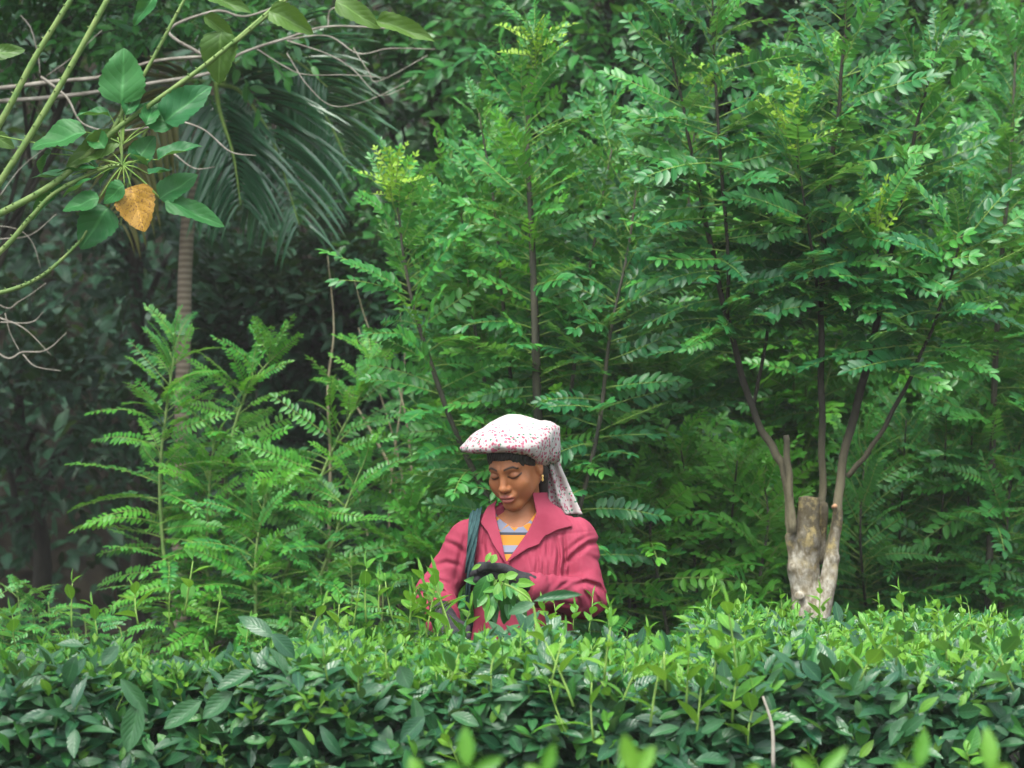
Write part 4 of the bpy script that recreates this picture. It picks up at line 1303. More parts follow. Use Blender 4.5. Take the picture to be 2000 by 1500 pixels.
# head frame
YAW, DIP, ROLL = R(27), R(22), R(-3)
def rotx(a): return np.array([[1, 0, 0], [0, math.cos(a), -math.sin(a)], [0, math.sin(a), math.cos(a)]])
def rotz(a): return np.array([[math.cos(a), -math.sin(a), 0], [math.sin(a), math.cos(a), 0], [0, 0, 1]])
def roty(a): return np.array([[math.cos(a), 0, math.sin(a)], [0, 1, 0], [-math.sin(a), 0, math.cos(a)]])
HR = rotz(-YAW) @ rotx(DIP) @ roty(ROLL)
HC = np.array([0.008, -0.02, 1.4465])


def hl(p):
    return (p - HC) @ HR


def head_sdf(p):
    q = hl(p)
    qa = q.copy(); qa[:, 0] = np.abs(qa[:, 0])
    d = sd_el(q, (0, .014, .032), (.071, .090, .078))
    d = smin(d, sd_el(q, (0, -.018, -.028), (.058, .064, .074)), .03)
    d = smin(d, sd_rc(qa, (.047, .012, -.045), (.016, -.054, -.094), .019, .014), .03)
    d = smin(d, sd_el(q, (0, -.064, -.096), (.022, .019, .017)), .022)
    d = smin(d, sd_el(qa, (.039, -.055, -.030), (.024, .020, .022)), .022)
    d = smin(d, sd_el(qa, (.034, -.046, -.052), (.022, .024, .026)), .02)
    d = smin(d, sd_rc(qa, (.010, -.079, .017), (.040, -.066, .018), .010, .008), .016)
    d = smax(d, -sd_el(qa, (.031, -.094, .001), (.017, .017, .011)), .014)
    d = smin(d, sd_el(qa, (.031, -.0685, -.003), (.0150, .0135, .0118)), .005)
    d = smin(d, sd_rc(q, (0, -.079, .006), (0, -.096, -.033), .0072, .0110), .012)
    d = smin(d, sd_el(q, (0, -.0985, -.0355), (.0120, .0100, .0100)), .006)
    d = smin(d, sd_el(qa, (.0122, -.0885, -.0385), (.0080, .0098, .0078)), .006)
    d = smax(d, -sd_el(qa, (.0065, -.097, -.0475), (.0042, .006, .004)), .003)
    d = smin(d, sd_el(q, (0, -.0800, -.063), (.026, .012, .017)), .014)
    d = smin(d, sd_el(qa, (.008, -.0890, -.0618), (.0145, .0090, .0062)), .005)
    d = smin(d, sd_el(q, (0, -.0872, -.0738), (.0190, .0102, .0080)), .005)
    d = smax(d, -sd_rc(qa, (0, -.0985, -.0676), (.022, -.088, -.0690), .0016, .0012), .003)
    d = smax(d, -sd_rc(q, (0, -.1000, -.0520), (0, -.0975, -.0570), .0026, .0026), .005)
    e = sd_el(qa, (.071, .014, -.010), (.008, .019, .030))
    e = smax(e, -sd_el(qa, (.082, .008, -.006), (.008, .010, .018)), .004)
    d = smin(d, e, .006)
    return d


NB = np.array([.030, .03, 1.255])
NT = HC + HR @ np.array([0, .035, -.05])


def neck_sdf(p, r=0.0):
    return sd_rc(p, NT, NB, .047 + r, .050 + r)


CX = 0.032
SHR, SHL = np.array([.185, .02, 1.228]), np.array([-.125, .02, 1.225])   # shoulders: viewer's right, viewer's left
ELR, WRR = np.array([.214, -.045, 1.062]), np.array([.029, -.270, 1.107])
ELL, WRL = np.array([-.222, -.005, 1.075]), np.array([-.190, -.262, .992])


def torso(p):
    d = sd_el(p, (CX, .012, 1.10), (.152, .112, .225))
    d = smin(d, sd_rc(p, (CX, .03, 1.285), SHR, .058, .060), .05)
    d = smin(d, sd_rc(p, (CX, .03, 1.285), SHL, .058, .060), .05)
    d = smin(d, sd_el(p, (CX - .065, -.062, 1.135), (.062, .050, .062)), .05)
    d = smin(d, sd_el(p, (CX + .055, -.062, 1.135), (.062, .050, .062)), .05)
    d = smin(d, sd_el(p, (CX, .015, .86), (.165, .12, .20)), .06)
    return d


def arm_pair(p, up, el, wr, extra=0.0):
    return smin(sd_rc(p, up[0], up[1], up[2] + extra, up[3] + extra), sd_rc(p, el[0], el[1], el[2] + extra, el[3] + extra), .02)


# ---- hands (left hand closed on the leaves, right hand reaching into the bush)
def finger(p, pts, r0, r1):
    d = None
    for i in range(len(pts) - 1):
        a = r0 + (r1 - r0) * i / (len(pts) - 1); b_ = r0 + (r1 - r0) * (i + 1) / (len(pts) - 1)
        s = sd_rc(p, pts[i], pts[i + 1], a, b_)
        d = s if d is None else smin(d, s, .003)
    return d


W1 = L(1030, 1143, -.255)
PALM = L(975, 1122, -.27)
LEFT_F = []
for i, (kx, ky, r_) in enumerate(((950, 1104, .0095), (944, 1117, .0098), (946, 1131, .0094), (955, 1143, .0085))):
    k0 = L(kx + 12, ky, -.268 + .004 * i)
    LEFT_F.append(([k0, L(kx - 12, ky + 1, -.285), L(kx - 19, ky + 5, -.262), L(kx - 12, ky + 8, -.238), L(kx + 6, ky + 8, -.236)], r_))
LEFT_T = [L(1000, 1120, -.285), L(975, 1108, -.300), L(952, 1106, -.304), L(938, 1112, -.300)]


def hand_left(p, e=0.0):
    d = sd_el(p, PALM, (.042 + e, .022 + e, .030 + e), roty(R(14)))
    d = smin(d, sd_rc(p, W1 + (W1 - PALM) * .12, PALM + [.018, 0, -.006], .032 + e, .026 + e), .02)
    for pts, r_ in LEFT_F:
        d = smin(d, finger(p, pts, r_ + e, r_ * .85 + e), .0018)
    d = smin(d, finger(p, LEFT_T, .0115 + e, .009 + e), .005)
    return d


WL = L(868, 1206, -.265)
PALML = L(880, 1226, -.315)
RIGHT_F = [([L(866 + 9 * i, 1228, -.34), L(868 + 9 * i, 1236, -.375), L(871 + 9 * i, 1250, -.392), L(873 + 8 * i, 1262, -.385)], .0088) for i in range(4)]
RIGHT_T = [L(900, 1220, -.31), L(912, 1228, -.34), L(912, 1244, -.365)]


def hand_right(p, e=0.0):
    d = sd_el(p, PALML, (.036 + e, .044 + e, .017 + e), rotx(R(20)))
    d = smin(d, sd_rc(p, WL + (WL - PALML) * .7, PALML + [0, .02, .002], .030 + e, .026 + e), .02)
    for pts, r_ in RIGHT_F:
        d = smin(d, finger(p, pts, r_ + e, r_ * .85 + e), .0018)
    return smin(d, finger(p, RIGHT_T, .0105 + e, .0088 + e), .005)


def arms(p, e=0.0):
    a = smin(sd_rc(p, SHR, ELR, .062 + e, .056 + e), sd_rc(p, ELR, WRR, .054 + e, .039 + e), .025)
    b_ = smin(sd_rc(p, SHL, ELL, .060 + e, .054 + e), sd_rc(p, ELL, WRL, .053 + e, .042 + e), .025)
    return np.minimum(a, b_)


def body(p):
    d = smin(head_sdf(p), neck_sdf(p), .014)
    d = smin(d, torso(p) + .017, .02)
    d = smin(d, arms(p, -.022), .02)
    d = smin(d, np.minimum(np.maximum(hand_left(p, -.004), (p - W1) @ unit(W1 - PALM)), np.maximum(hand_right(p, -.004), (p - WL) @ unit(WL - PALML))), .004)
    for s in (-1, 1):
        d = smin(d, sd_rc(p, (CX + s * .085, .015, .82), (CX + s * .08, .02, .45), .085, .058), .03)
        d = smin(d, sd_rc(p, (CX + s * .08, .02, .45), (CX + s * .078, .035, .07), .052, .034), .02)
        d = smin(d, sd_rc(p, (CX + s * .08, .04, .03), (CX + s * .09, -.12, .018), .03, .022), .02)
    return d


def skin_col(V):
    q = hl(V)
    x, y, z = np.abs(q[:, 0]), q[:, 1], q[:, 2]
    c = np.tile(np.array([.33, .127, .052]), (len(V), 1))
    n = wob(V, 90)[:, None]
    c = c * (1 + .05 * n)
    front = y < -.03
    def blend(m, colr, k=1.0):
        nonlocal c
        m = np.clip(m, 0, 1)[:, None] * k
        c = c * (1 - m) + np.array(colr) * m
    # cheeks, lips, brows, lashes, hairline
    blend(np.where(front, 1 - np.hypot((x - .042) / .022, (z + .03) / .02), 0), (.47, .18, .085), .5)
    lip = 1.25 - np.hypot(x / .0225, (z + .0672) / (.0130 - .004 * np.clip(x / .022, 0, 1)))
    blend(np.where((y < -.078), lip * 4, 0), (.34, .10, .085), .8)
    blend(np.where((y < -.078), 1 - np.abs(z + .0678) / .0020, 0) * (x < .021), (.10, .03, .025), .9)
    bz = .0195 + .0045 * np.sin(np.clip((x - .010) / .040, 0, 1) * 2.6) - .005 * np.clip((x - .036) / .01, 0, 1)
    brow = (1.4 - np.abs(z - bz) / .0032) * ((x > .010) & (x < .049))
    blend(np.where(front, brow, 0), (.010, .006, .005), 1.0)
    lz = -.0085 + .0050 * (np.abs(x - .031) / .0165) ** 2
    lash = (1.7 - np.abs(z - lz) / .0026) * (np.abs(x - .032) < .0185)
    blend(np.where(front & (y < -.05), lash, 0), (.012, .008, .007), .95)
    crease = (1 - np.abs(z - (.0085 - .006 * (np.abs(x - .031) / .017) ** 2)) / .002) * (np.abs(x - .031) < .016)
    blend(np.where(front & (y < -.05), crease, 0), (.14, .055, .03), .7)
    lid = 1 - np.hypot((x - .031) / .02, (z - .002) / .013)
    blend(np.where(front & (y < -.05), lid * 1.5, 0), (.22, .085, .045), .5)
    return c


def attr_mat(name, rough, spec=.4, bump=0.0, scale=200, sss=0.0):
    m, nt, out = new_mat(name)
    at = N(nt, 'ShaderNodeAttribute', attribute_name='Col')
    b_ = N(nt, 'ShaderNodeBsdfPrincipled', Roughness=rough)
    b_.inputs['Specular IOR Level'].default_value = spec
    nt.links.new(at.outputs['Color'], b_.inputs['Base Color'])
    if sss:
        b_.inputs['Subsurface Weight'].default_value = sss
        b_.inputs['Subsurface Radius'].default_value = (.012, .005, .003)
        b_.inputs['Subsurface Scale'].default_value = .5
    if bump:
        no = N(nt, 'ShaderNodeTexNoise', Scale=scale, Detail=3.0)
        tc = N(nt, 'ShaderNodeTexCoord'); nt.links.new(tc.outputs['Object'], no.inputs['Vector'])
        bp = N(nt, 'ShaderNodeBump', Strength=bump, Distance=.002)
        nt.links.new(no.outputs[0], bp.inputs['Height']); nt.links.new(bp.outputs[0], b_.inputs['Normal'])
    nt.links.new(b_.outputs[0], out.inputs[0])
    return m


M['skin'] = attr_mat('skin', .46, .28, .15, 260)
M['jacket'] = plain_mat('jacket_cloth', (.215, .024, .050), (.285, .043, .077), 7, .8, .3, .004, spec=.2)
M['glove'] = plain_mat('glove_knit', (.014, .014, .016), (.032, .032, .035), 90, .85, .4, .002)
M['hair'] = plain_mat('black_hair', (.010, .008, .008), (.028, .022, .02), 60, .42, .6, .003, stretch=(1, 4, 1))
M['strap'] = plain_mat('strap_cloth', (.014, .045, .050), (.03, .085, .085), 40, .7, .4, .003, stretch=(3, 3, .4))
M['skirt'] = plain_mat('skirt_cloth', (.05, .025, .05), (.09, .04, .07), 20, .85, .3)
M['gold'] = plain_mat('gold', (.7, .45, .12), (.8, .55, .2), 20, .3, .1, spec=.8)

person = thing('person', 'woman in a crimson jacket and floral headscarf looking down at plucked leaves', 'person', (CX, WY, 0))
xs = rng_ax((-.34, -.095, .009), (-.095, .105, .0019), (.105, .34, .009))
ys = rng_ax((-.45, -.145, .009), (-.145, .105, .0022), (.105, .2, .009))
zs = rng_ax((-.02, 1.285, .011), (1.285, 1.575, .0019))
part('body', sdf_mesh('body', body, xs, ys, zs, M['skin'], skin_col), person)


# ---- hair
def hair(p):
    q = hl(p)
    qa = q.copy(); qa[:, 0] = np.abs(qa[:, 0])
    d = sd_el(q, (0, .016, .034), (.077, .094, .083))
    d = smin(d, sd_el(q, (0, .045, -.01), (.066, .062, .075)), .03)
    d = d + .0012 * np.sin(q[:, 0] * 700 + 6 * np.sin(q[:, 2] * 60)) 
    cut = np.minimum(.042 - 1.3 * np.clip(qa[:, 0] - .028, 0, 1) - q[:, 2], -q[:, 1] + .016 - 1.0 * np.clip(q[:, 2] + .03, 0, .05))
    d = smax(d, cut, .006)
    bun = sd_el(q, (.012, .085, -.055), (.04, .035, .045))
    d = smin(d, bun, .02)
    d = smin(d, sd_rc(p, HC + HR @ np.array([.05, .055, -.05]), np.array([.095, .055, 1.30]), .02, .014), .02)
    return d


part('hair', sdf_mesh('hair', hair, np.arange(-.10, .15, .0026), np.arange(-.14, .15, .0026), np.arange(1.27, 1.58, .0026), M['hair']), person)

# ---- striped shirt
m, nt, out = new_mat('striped_shirt')
tc = N(nt, 'ShaderNodeTexCoord'); sp = N(nt, 'ShaderNodeSeparateXYZ'); nt.links.new(tc.outputs['Object'], sp.inputs[0])
zz = mth(nt, 'DIVIDE', mth(nt, 'SUBTRACT', sp.outputs[2], 1.16), .14)
cr = N(nt, 'ShaderNodeValToRGB'); nt.links.new(zz, cr.inputs[0]); cr.color_ramp.interpolation = 'CONSTANT'
def zpos(py): return max(0, min(1, (L(1000, py, -.1)[2] - 1.16) / .14))
stops = [(1110, (.43, .175, .014)), (1083, (.03, .035, .045)), (1079, (.17, .19, .25)), (1066, (.43, .175, .014)), (1046, (.03, .035, .045)), (1041, (.16, .18, .25)), (1022, (.19, .21, .27))]
els = cr.color_ramp.elements
els[0].position = 0.0; els[0].color = (*stops[0][1], 1)
els[1].position = zpos(stops[1][0]); els[1].color = (*stops[1][1], 1)
for py, c in stops[2:]:
    e = els.new(zpos(py)); e.color = (*c, 1)
ck = N(nt, 'ShaderNodeTexChecker', Scale=36.0); ck.inputs[1].default_value = (.43, .175, .014, 1); ck.inputs[2].default_value = (.17, .19, .26, 1)
mp = N(nt, 'ShaderNodeMapping'); mp.inputs['Rotation'].default_value = (0, .78, 0)
nt.links.new(tc.outputs['Object'], mp.inputs[0]); nt.links.new(mp.outputs[0], ck.inputs[0])
colr = mixc(nt, mth(nt, 'GREATER_THAN', zz, zpos(1039)), cr.outputs[0], ck.outputs[0])
b_ = N(nt, 'ShaderNodeBsdfPrincipled', Roughness=.85); nt.links.new(colr, b_.inputs['Base Color']); nt.links.new(b_.outputs[0], out.inputs[0])
M['shirt'] = m
NECKLINE = XZ([(966, 1000), (972, 1012), (985, 1022), (1003, 1032), (1020, 1030), (1034, 1020), (1046, 1004), (1056, 985), (1056, 940), (960, 940)], -.1)


def shirt(p):
    d = torso(p) + .0075 + .0012 * wob(p, 60)
    d = np.maximum(d, -np.maximum(poly2(p[:, 0], p[:, 2], NECKLINE), p[:, 1] - .06))
    d = np.maximum(d, -neck_sdf(p, .006))
    return np.maximum(np.maximum(d, .95 - p[:, 2]), p[:, 1] - .08)


part('shirt', sdf_mesh('shirt', shirt, np.arange(-.09, .14, .003), np.arange(-.14, .1, .0035), np.arange(1.1, 1.34, .003), M['shirt']), person)

# ---- jacket
VEE = XZ([(958, 940), (958, 985), (966, 1010), (977, 1050), (989, 1098), (1008, 1072), (1032, 1038), (1048, 1004), (1054, 985), (1054, 940)], -.11)
CREASES = [  # valley lines in pixels, depth from her, how deep and wide (mm)
    ([(1104, 1100), (1128, 1078), (1150, 1062), (1174, 1060)], -.04, 8, 7), ([(1106, 1078), (1130, 1058), (1150, 1048)], -.04, 4, 6), ([(1116, 1142), (1145, 1136), (1170, 1146), (1186, 1170)], -.08, 9, 7), ([(1138, 1150), (1150, 1168), (1158, 1190)], -.12, 6, 5), ([(1118, 1152), (1130, 1172), (1134, 1190)], -.14, 5, 5), ([(1156, 1152), (1168, 1170), (1174, 1188)], -.1, 5, 5), ([(1085, 1152), (1098, 1142), (1112, 1138)], -.18, 4, 5), ([(1070, 1168), (1100, 1180), (1130, 1186)], -.2, 4, 6), ([(1150, 1085), (1176, 1100)], -.02, 3, 7),
    ([(1068, 1052), (1072, 1090), (1070, 1128)], -.11, 4, 5), ([(1086, 1046), (1092, 1090), (1088, 1126)], -.1, 5, 5), ([(1046, 1074), (1050, 1100), (1046, 1122)], -.12, 4, 5), ([(1102, 1040), (1104, 1085), (1100, 1122)], -.09, 5, 5), ([(1030, 1084), (1034, 1110)], -.12, 3, 5), ([(1058, 1066), (1062, 1120)], -.12, 3, 4),
    ([(868, 1058), (890, 1066), (908, 1080)], -.03, 6, 7), ([(848, 1106), (872, 1098), (896, 1104)], -.03, 5, 7), ([(818, 1160), (840, 1150), (866, 1152), (884, 1168)], -.06, 7, 6), ([(812, 1176), (836, 1168), (862, 1174)], -.08, 6, 5), ([(826, 1140), (850, 1130), (876, 1140)], -.04, 5, 6), ([(908, 1050), (898, 1090), (890, 1130)], -.05, 7, 8), ([(948, 1036), (944, 1064), (950, 1096)], -.12, 4, 5), ([(960, 1070), (972, 1096)], -.12, 3, 4), ([(1120, 1004), (1138, 1030), (1142, 1056)], -.02, 4, 7)]
CREASES = [(np.array(XZ(a, y_)), d_ / 1000, w_ / 1000) for a, y_, d_, w_ in CREASES]


def creased(p):
    o = np.zeros(len(p))
    x, z = p[:, 0], p[:, 2]
    for pts, dep, wid in CREASES:
        lo, hi = pts.min(0) - .035, pts.max(0) + .035
        m_ = (x > lo[0]) & (x < hi[0]) & (z > lo[1]) & (z < hi[1]) & (p[:, 1] < .05)
        if not m_.any():
            continue
        xx, zz = x[m_], z[m_]
        best = np.full(len(xx), 1e9); along = np.zeros(len(xx)); sgn = np.zeros(len(xx))
        n_ = len(pts) - 1
        for i in range(n_):
            e = pts[i + 1] - pts[i]
            h = np.clip(((xx - pts[i][0]) * e[0] + (zz - pts[i][1]) * e[1]) / (e @ e), 0, 1)
            dx, dz = xx - pts[i][0] - h * e[0], zz - pts[i][1] - h * e[1]
            dd = np.hypot(dx, dz)
            c = dd < best
            best = np.where(c, dd, best); along = np.where(c, (i + h) / n_, along); sgn = np.where(c, np.sign(e[0] * dz - e[1] * dx), sgn)
        fade = np.sin(math.pi * np.clip(.12 + .76 * along, 0, 1))
        s = best * sgn
        o[m_] += fade * dep * (np.exp(-(s / wid) ** 2) - .75 * np.exp(-((s - 1.9 * wid) / (1.3 * wid)) ** 2) - .3 * np.exp(-((s + 2.0 * wid) / (1.5 * wid)) ** 2))
    return o


def jacket(p):
    x, y, z = p[:, 0], p[:, 1], p[:, 2]
    front = np.clip((.02 - y) / .05, 0, 1)
    d = torso(p)
    ple = np.exp(-((x - .115) / .055) ** 2) * np.clip((1.235 - z) / .05, 0, 1) * np.clip((z - .90) / .05, 0, 1)
    d = d - front * ple * .0026 * np.sin(x * 330 + 5 * np.sin(z * 24) + 3 * (z - 1.1) * 20)
    d = d - front * np.exp(-((x + .03) / .05) ** 2) * .002 * np.sin(x * 180 + z * 60)
    # sleeves with creases
    def limb(a, b_, ra, rb, amp, fr, ph, dirv):
        ab = b_ - a; h = np.clip(((p - a) @ ab) / (ab @ ab), 0, 1)
        q = p - a - h[:, None] * ab
        base = np.linalg.norm(q, axis=1) - (ra + (rb - ra) * h)
        w = amp * (.35 + 1.3 * np.abs(h - .45) ** 1.2)
        s = np.sin(h * fr + (q @ np.asarray(dirv)) * 55 + ph + 1.4 * wob(p, 14))
        return base - w * (np.abs(s) ** .7 * np.sign(s) * .8) - .0025 * wob(p, 34)
    r1 = limb(SHR, ELR, .062, .056, .0035, 17, 0, (.8, .2, .6))
    r2 = limb(ELR, WRR, .056, .042, .0042, 20, 1, (.3, .3, .9))
    l1 = limb(SHL, ELL, .060, .055, .0035, 16, 2, (-.7, .3, .6))
    l2 = limb(ELL, WRL, .055, .046, .0042, 22, 3, (.6, .3, .7))
    s_ = np.minimum(smin(r1, r2, .018), smin(l1, l2, .018))
    d = smin(d, s_, .016)
    # armhole seams, yoke seam
    for px_, sx in ((1128, 1), (905, -1)):
        X0 = L(px_, 1040, -.05)[0]
        d = d + .0022 * np.exp(-((x - X0 - sx * (1.22 - z) * .12) / .0028) ** 2) * (z > 1.10)
    yz = 1.243 + .10 * (x - .10)
    d = d + .0018 * np.exp(-((z - yz) / .0024) ** 2) * (x > .06) * front
    d = d - .0018 * wob(p, 22) - .0008 * wob(p, 75) + creased(p)
    d = np.maximum(d, -np.maximum(poly2(x, z, VEE), y + .005))
    d = np.maximum(d, -neck_sdf(p, .013))
    d = np.maximum(d, .74 - z)
    for a, b_ in ((ELR, WRR), (ELL, WRL)):       # cuffs
        n_ = unit(b_ - a)
        cutp = (p - b_) @ n_
        near = np.linalg.norm(p - b_, axis=1) < .085
        d = np.where(near, np.maximum(d, cutp), d)
    return d


part('jacket', sdf_mesh('jacket', jacket, np.arange(-.32, .33, .0030), np.arange(-.32, .17, .0034), rng_ax((.72, .96, .008), (.96, 1.38, .0030)), M['jacket']), person)

COLLAR_R = XZ([(1040, 960), (1066, 960), (1084, 976), (1104, 1006), (1119, 1029), (1090, 1036), (1064, 1048), (1052, 1064), (1030, 1072), (1008, 1086), (991, 1098), (1010, 1072), (1034, 1036), (1049, 1004)], -.115)
COLLAR_L = XZ([(975, 962), (956, 985), (946, 1002), (938, 1022), (952, 1040), (962, 1062), (988, 1100), (980, 1060), (968, 1014), (966, 990)], -.115)


def collar(p):
    x, y, z = p[:, 0], p[:, 1], p[:, 2]
    base = smin(torso(p), neck_sdf(p, .012), .02) - .0018 * wob(p, 22)
    slab = np.abs(base - .0075) - .0040
    a = np.maximum(np.maximum(poly2(x, z, COLLAR_R) - .001, slab), y - .03)
    b_ = np.maximum(np.maximum(poly2(x, z, COLLAR_L) - .001, slab), y - .03)
    d = np.minimum(a, b_)
    ring = np.maximum(np.abs(neck_sdf(p, .019)) - .0045, np.maximum(z - 1.338 + .25 * (-y - .01).clip(0, 1), 1.27 - z))
    ring = np.maximum(ring, .012 - y)
    return np.minimum(d, ring)


part('collar', sdf_mesh('collar', collar, np.arange(-.10, .20, .0026), np.arange(-.16, .12, .0026), np.arange(1.14, 1.37, .0026), M['jacket'], None), person)

# ---- gloves
def glove_l(p):
    return smin(hand_left(p, .0015), sd_rc(p, WRR + (ELR - WRR) * .30, W1, .030, .031), .01)
def glove_r(p):
    return smin(hand_right(p, .0015), sd_rc(p, WRL + (ELL - WRL) * .22, WL, .038, .031), .01)
part('glove', sdf_mesh('glove', glove_l, np.arange(-.14, .16, .0022), np.arange(-.34, -.13, .0022), np.arange(1.04, 1.19, .0022), M['glove']), person, label='black knitted glove closed around plucked leaves')
part('glove', sdf_mesh('glove', glove_r, np.arange(-.27, -.09, .0028), np.arange(-.43, -.13, .0028), np.arange(.88, 1.07, .0028), M['glove']), person)

# ---- skirt below the hedge
def skirt(p):
    q = p - np.array([CX, .015, 0])
    th = np.arctan2(q[:, 1], q[:, 0])
    rr = .165 + (.80 - p[:, 2]) * .13 + .012 * np.sin(th * 11) * np.clip((.8 - p[:, 2]) * 2, 0, 1)
    d = (np.hypot(q[:, 0], q[:, 1] * 1.25) - rr) * .8
    return np.maximum(np.maximum(d, p[:, 2] - .84), .16 - p[:, 2])
part('skirt', sdf_mesh('skirt', skirt, np.arange(-.27, .33, .011), np.arange(-.26, .28, .011), np.arange(.13, .87, .011), M['skirt']), person)

# ---- headscarf
SC = [  # rim, ridge, upper: (px, py, depth)
    ((905, 879, -.03), (906, 871, -.03), (943, 838, -.02)), ((920, 885, -.085), (917, 874, -.09), (951, 836, -.06)), ((950, 882, -.12), (947, 871, -.13), (962, 834, -.09)), ((985, 882, -.135), (985, 870, -.147), (988, 832, -.10)),
    ((1018, 885, -.125), (1022, 873, -.137), (1015, 835, -.09)), ((1040, 892, -.10), (1047, 870, -.112), (1035, 837, -.065)), ((1054, 905, -.05), (1068, 853, -.055), (1050, 832, -.03)), ((1072, 906, .0), (1088, 836, .015), (1058, 826, .0)),
    ((1092, 898, .05), (1089, 838, .07), (1052, 824, .05)), ((1080, 900, .11), (1070, 845, .12), (1035, 823, .08)), ((1030, 895, .15), (1030, 855, .16), (1005, 826, .09)), ((970, 890, .14), (970, 862, .15), (975, 830, .08)), ((925, 884, .09), (925, 868, .10), (956, 834, .05)), ((906, 881, .03), (906, 872, .03), (945, 837, .02))]
def ring_pts(k, per=8, inset=0.0):
    c = [L(*s[k]) for s in SC]
    n_ = len(c)
    out = []
    for i in range(n_):
        q = [c[(i + j - 1) % n_] for j in range(4)]
        for s in range(per):
            t_ = s / per
            out.append(0.5 * (2 * q[1] + (q[2] - q[0]) * t_ + (2 * q[0] - 5 * q[1] + 4 * q[2] - q[3]) * t_ ** 2 + (3 * q[1] - q[0] - 3 * q[2] + q[3]) * t_ ** 3))
    return np.array(out)
r0, r1, r2 = ring_pts(0), ring_pts(1), ring_pts(2)
top = L(992, 812, 0)
cen = (r0.mean(0) + r1.mean(0)) / 2
rows = [r0 + (cen - r0) * np.array([.10, .10, 0]) + [0, 0, .004], r0]
for t_ in (.33, .66): rows.append(r0 + (r1 - r0) * t_ + unit(r0 - cen) * .004 * math.sin(math.pi * t_))
rows.append(r1)
for t_ in (.12, .3, .5, .75): rows.append(r1 + (r2 - r1) * t_ + np.array([0, 0, .006]) * math.sin(math.pi * t_ * .9) + unit(r1 - cen) * .002 * math.sin(math.pi * t_))
rows.append(r2)
for t_ in (.3, .6, .85): rows.append(r2 + (top - r2) * t_ + np.array([0, 0, .006]) * math.sin(math.pi * t_))
V = np.array(rows); nR, nC = V.shape[:2]
ang = np.arange(nC) / nC * 6.2832
for i in range(1, 5):
    V[i] += unit(V[i] - cen) * (.0022 * np.sin(ang * 13 + i) + .0025 * np.sin(ang * 29) * np.clip(np.sin(ang - 2.6), 0, 1))[:, None]
cor = L(1087, 836, .02)
vd = V.reshape(-1, 3) - cor
fan = np.sin(np.arctan2(vd[:, 2] * 2 - vd[:, 1], vd[:, 0]) * 17 + 9 * np.linalg.norm(vd, axis=1)) * np.clip(np.linalg.norm(vd, axis=1) * 7, 0, 1)
V += (wob(V.reshape(-1, 3), 30) * .0014 + wob(V.reshape(-1, 3), 70) * .0007 + fan * .0016).reshape(nR, nC, 1)
vv = [tuple(a) for a in V.reshape(-1, 3)] + [tuple(top + [0, 0, .001])]
ff = []
for i in range(nR - 1):
    for j in range(nC):
        k = (j + 1) % nC
        ff.append((i * nC + j, i * nC + k, (i + 1) * nC + k, (i + 1) * nC + j))
for j in range(nC):
    ff.append(((nR - 1) * nC + j, (nR - 1) * nC + (j + 1) % nC, nR * nC))
bord_washout = np.concatenate([np.repeat(np.array([1, 1, 1, 1, .95, .85, .65, .45, .34, .3, .26, .24, .22, .2][:nR]), nC), [0]])  # border print, thinned towards the top as if washed out by light
# the hanging tail
base_n = len(vv)
tl = [L(1048, 890, .0), L(1056, 912, .025), L(1058, 950, .05), L(1060, 985, .07), L(1070, 1004, .07)]
tr_ = [L(1091, 860, .04), L(1093, 900, .06), L(1108, 938, .075), L(1122, 970, .08), L(1138, 1004, .065)]
tlc, trc = catmull(tl, 6), catmull(tr_, 6)
NT_ = 22
for i in range(len(tlc)):
    for j in range(NT_):
        u = j / (NT_ - 1)
        q = tlc[i] + (trc[i] - tlc[i]) * u
        amp = .011 * math.sin(math.pi * min(1, u * 1.1)) + .004
        q = q + np.array([0, -1, 0]) * amp * math.sin(u * 15 + .4 * math.sin(i * .25)) + np.array([0, .004 * math.sin(i * .6), 0])
        vv.append(tuple(q))
for i in range(len(tlc) - 1):
    for j in range(NT_ - 1):
        a = base_n + i * NT_ + j
        ff.append((a, a + 1, a + NT_ + 1, a + NT_))
bord_washout = np.concatenate([bord_washout, np.full(len(tlc) * NT_, .85)])
mb = MB()
mb.add(np.array(vv) + [0, WY, 0], ff, 0, np.stack([bord_washout, bord_washout, bord_washout], 1))
m, nt, out = new_mat('floral_cotton')
tc = N(nt, 'ShaderNodeTexCoord')
at = N(nt, 'ShaderNodeAttribute', attribute_name='lv'); sp = N(nt, 'ShaderNodeSeparateXYZ'); nt.links.new(at.outputs['Vector'], sp.inputs[0])
nz = N(nt, 'ShaderNodeTexNoise', Scale=60.0, Detail=2.0); nt.links.new(tc.outputs['Object'], nz.inputs['Vector'])
mixv = nt.nodes.new('ShaderNodeVectorMath'); mixv.operation = 'MULTIPLY_ADD'
nt.links.new(nz.outputs['Color'], mixv.inputs[0]); mixv.inputs[1].default_value = (.010, .010, .010); nt.links.new(tc.outputs['Object'], mixv.inputs[2])
vo = N(nt, 'ShaderNodeTexVoronoi', Scale=105.0); nt.links.new(mixv.outputs[0], vo.inputs['Vector'])
spc = N(nt, 'ShaderNodeSeparateColor'); nt.links.new(vo.outputs['Color'], spc.inputs[0])
blob = mth(nt, 'LESS_THAN', vo.outputs['Distance'], .50)
pink = mth(nt, 'MULTIPLY', blob, mth(nt, 'GREATER_THAN', spc.outputs[0], .50))
grn = mth(nt, 'MULTIPLY', mth(nt, 'LESS_THAN', vo.outputs['Distance'], .40), mth(nt, 'LESS_THAN', spc.outputs[0], .20))
pcol = mixc(nt, spc.outputs[1], (.30, .05, .10), (.36, .15, .20))
thr = mth(nt, 'GREATER_THAN', mth(nt, 'ADD', sp.outputs[0], mth(nt, 'MULTIPLY', mth(nt, 'SUBTRACT', spc.outputs[2], .5), .5)), .45)
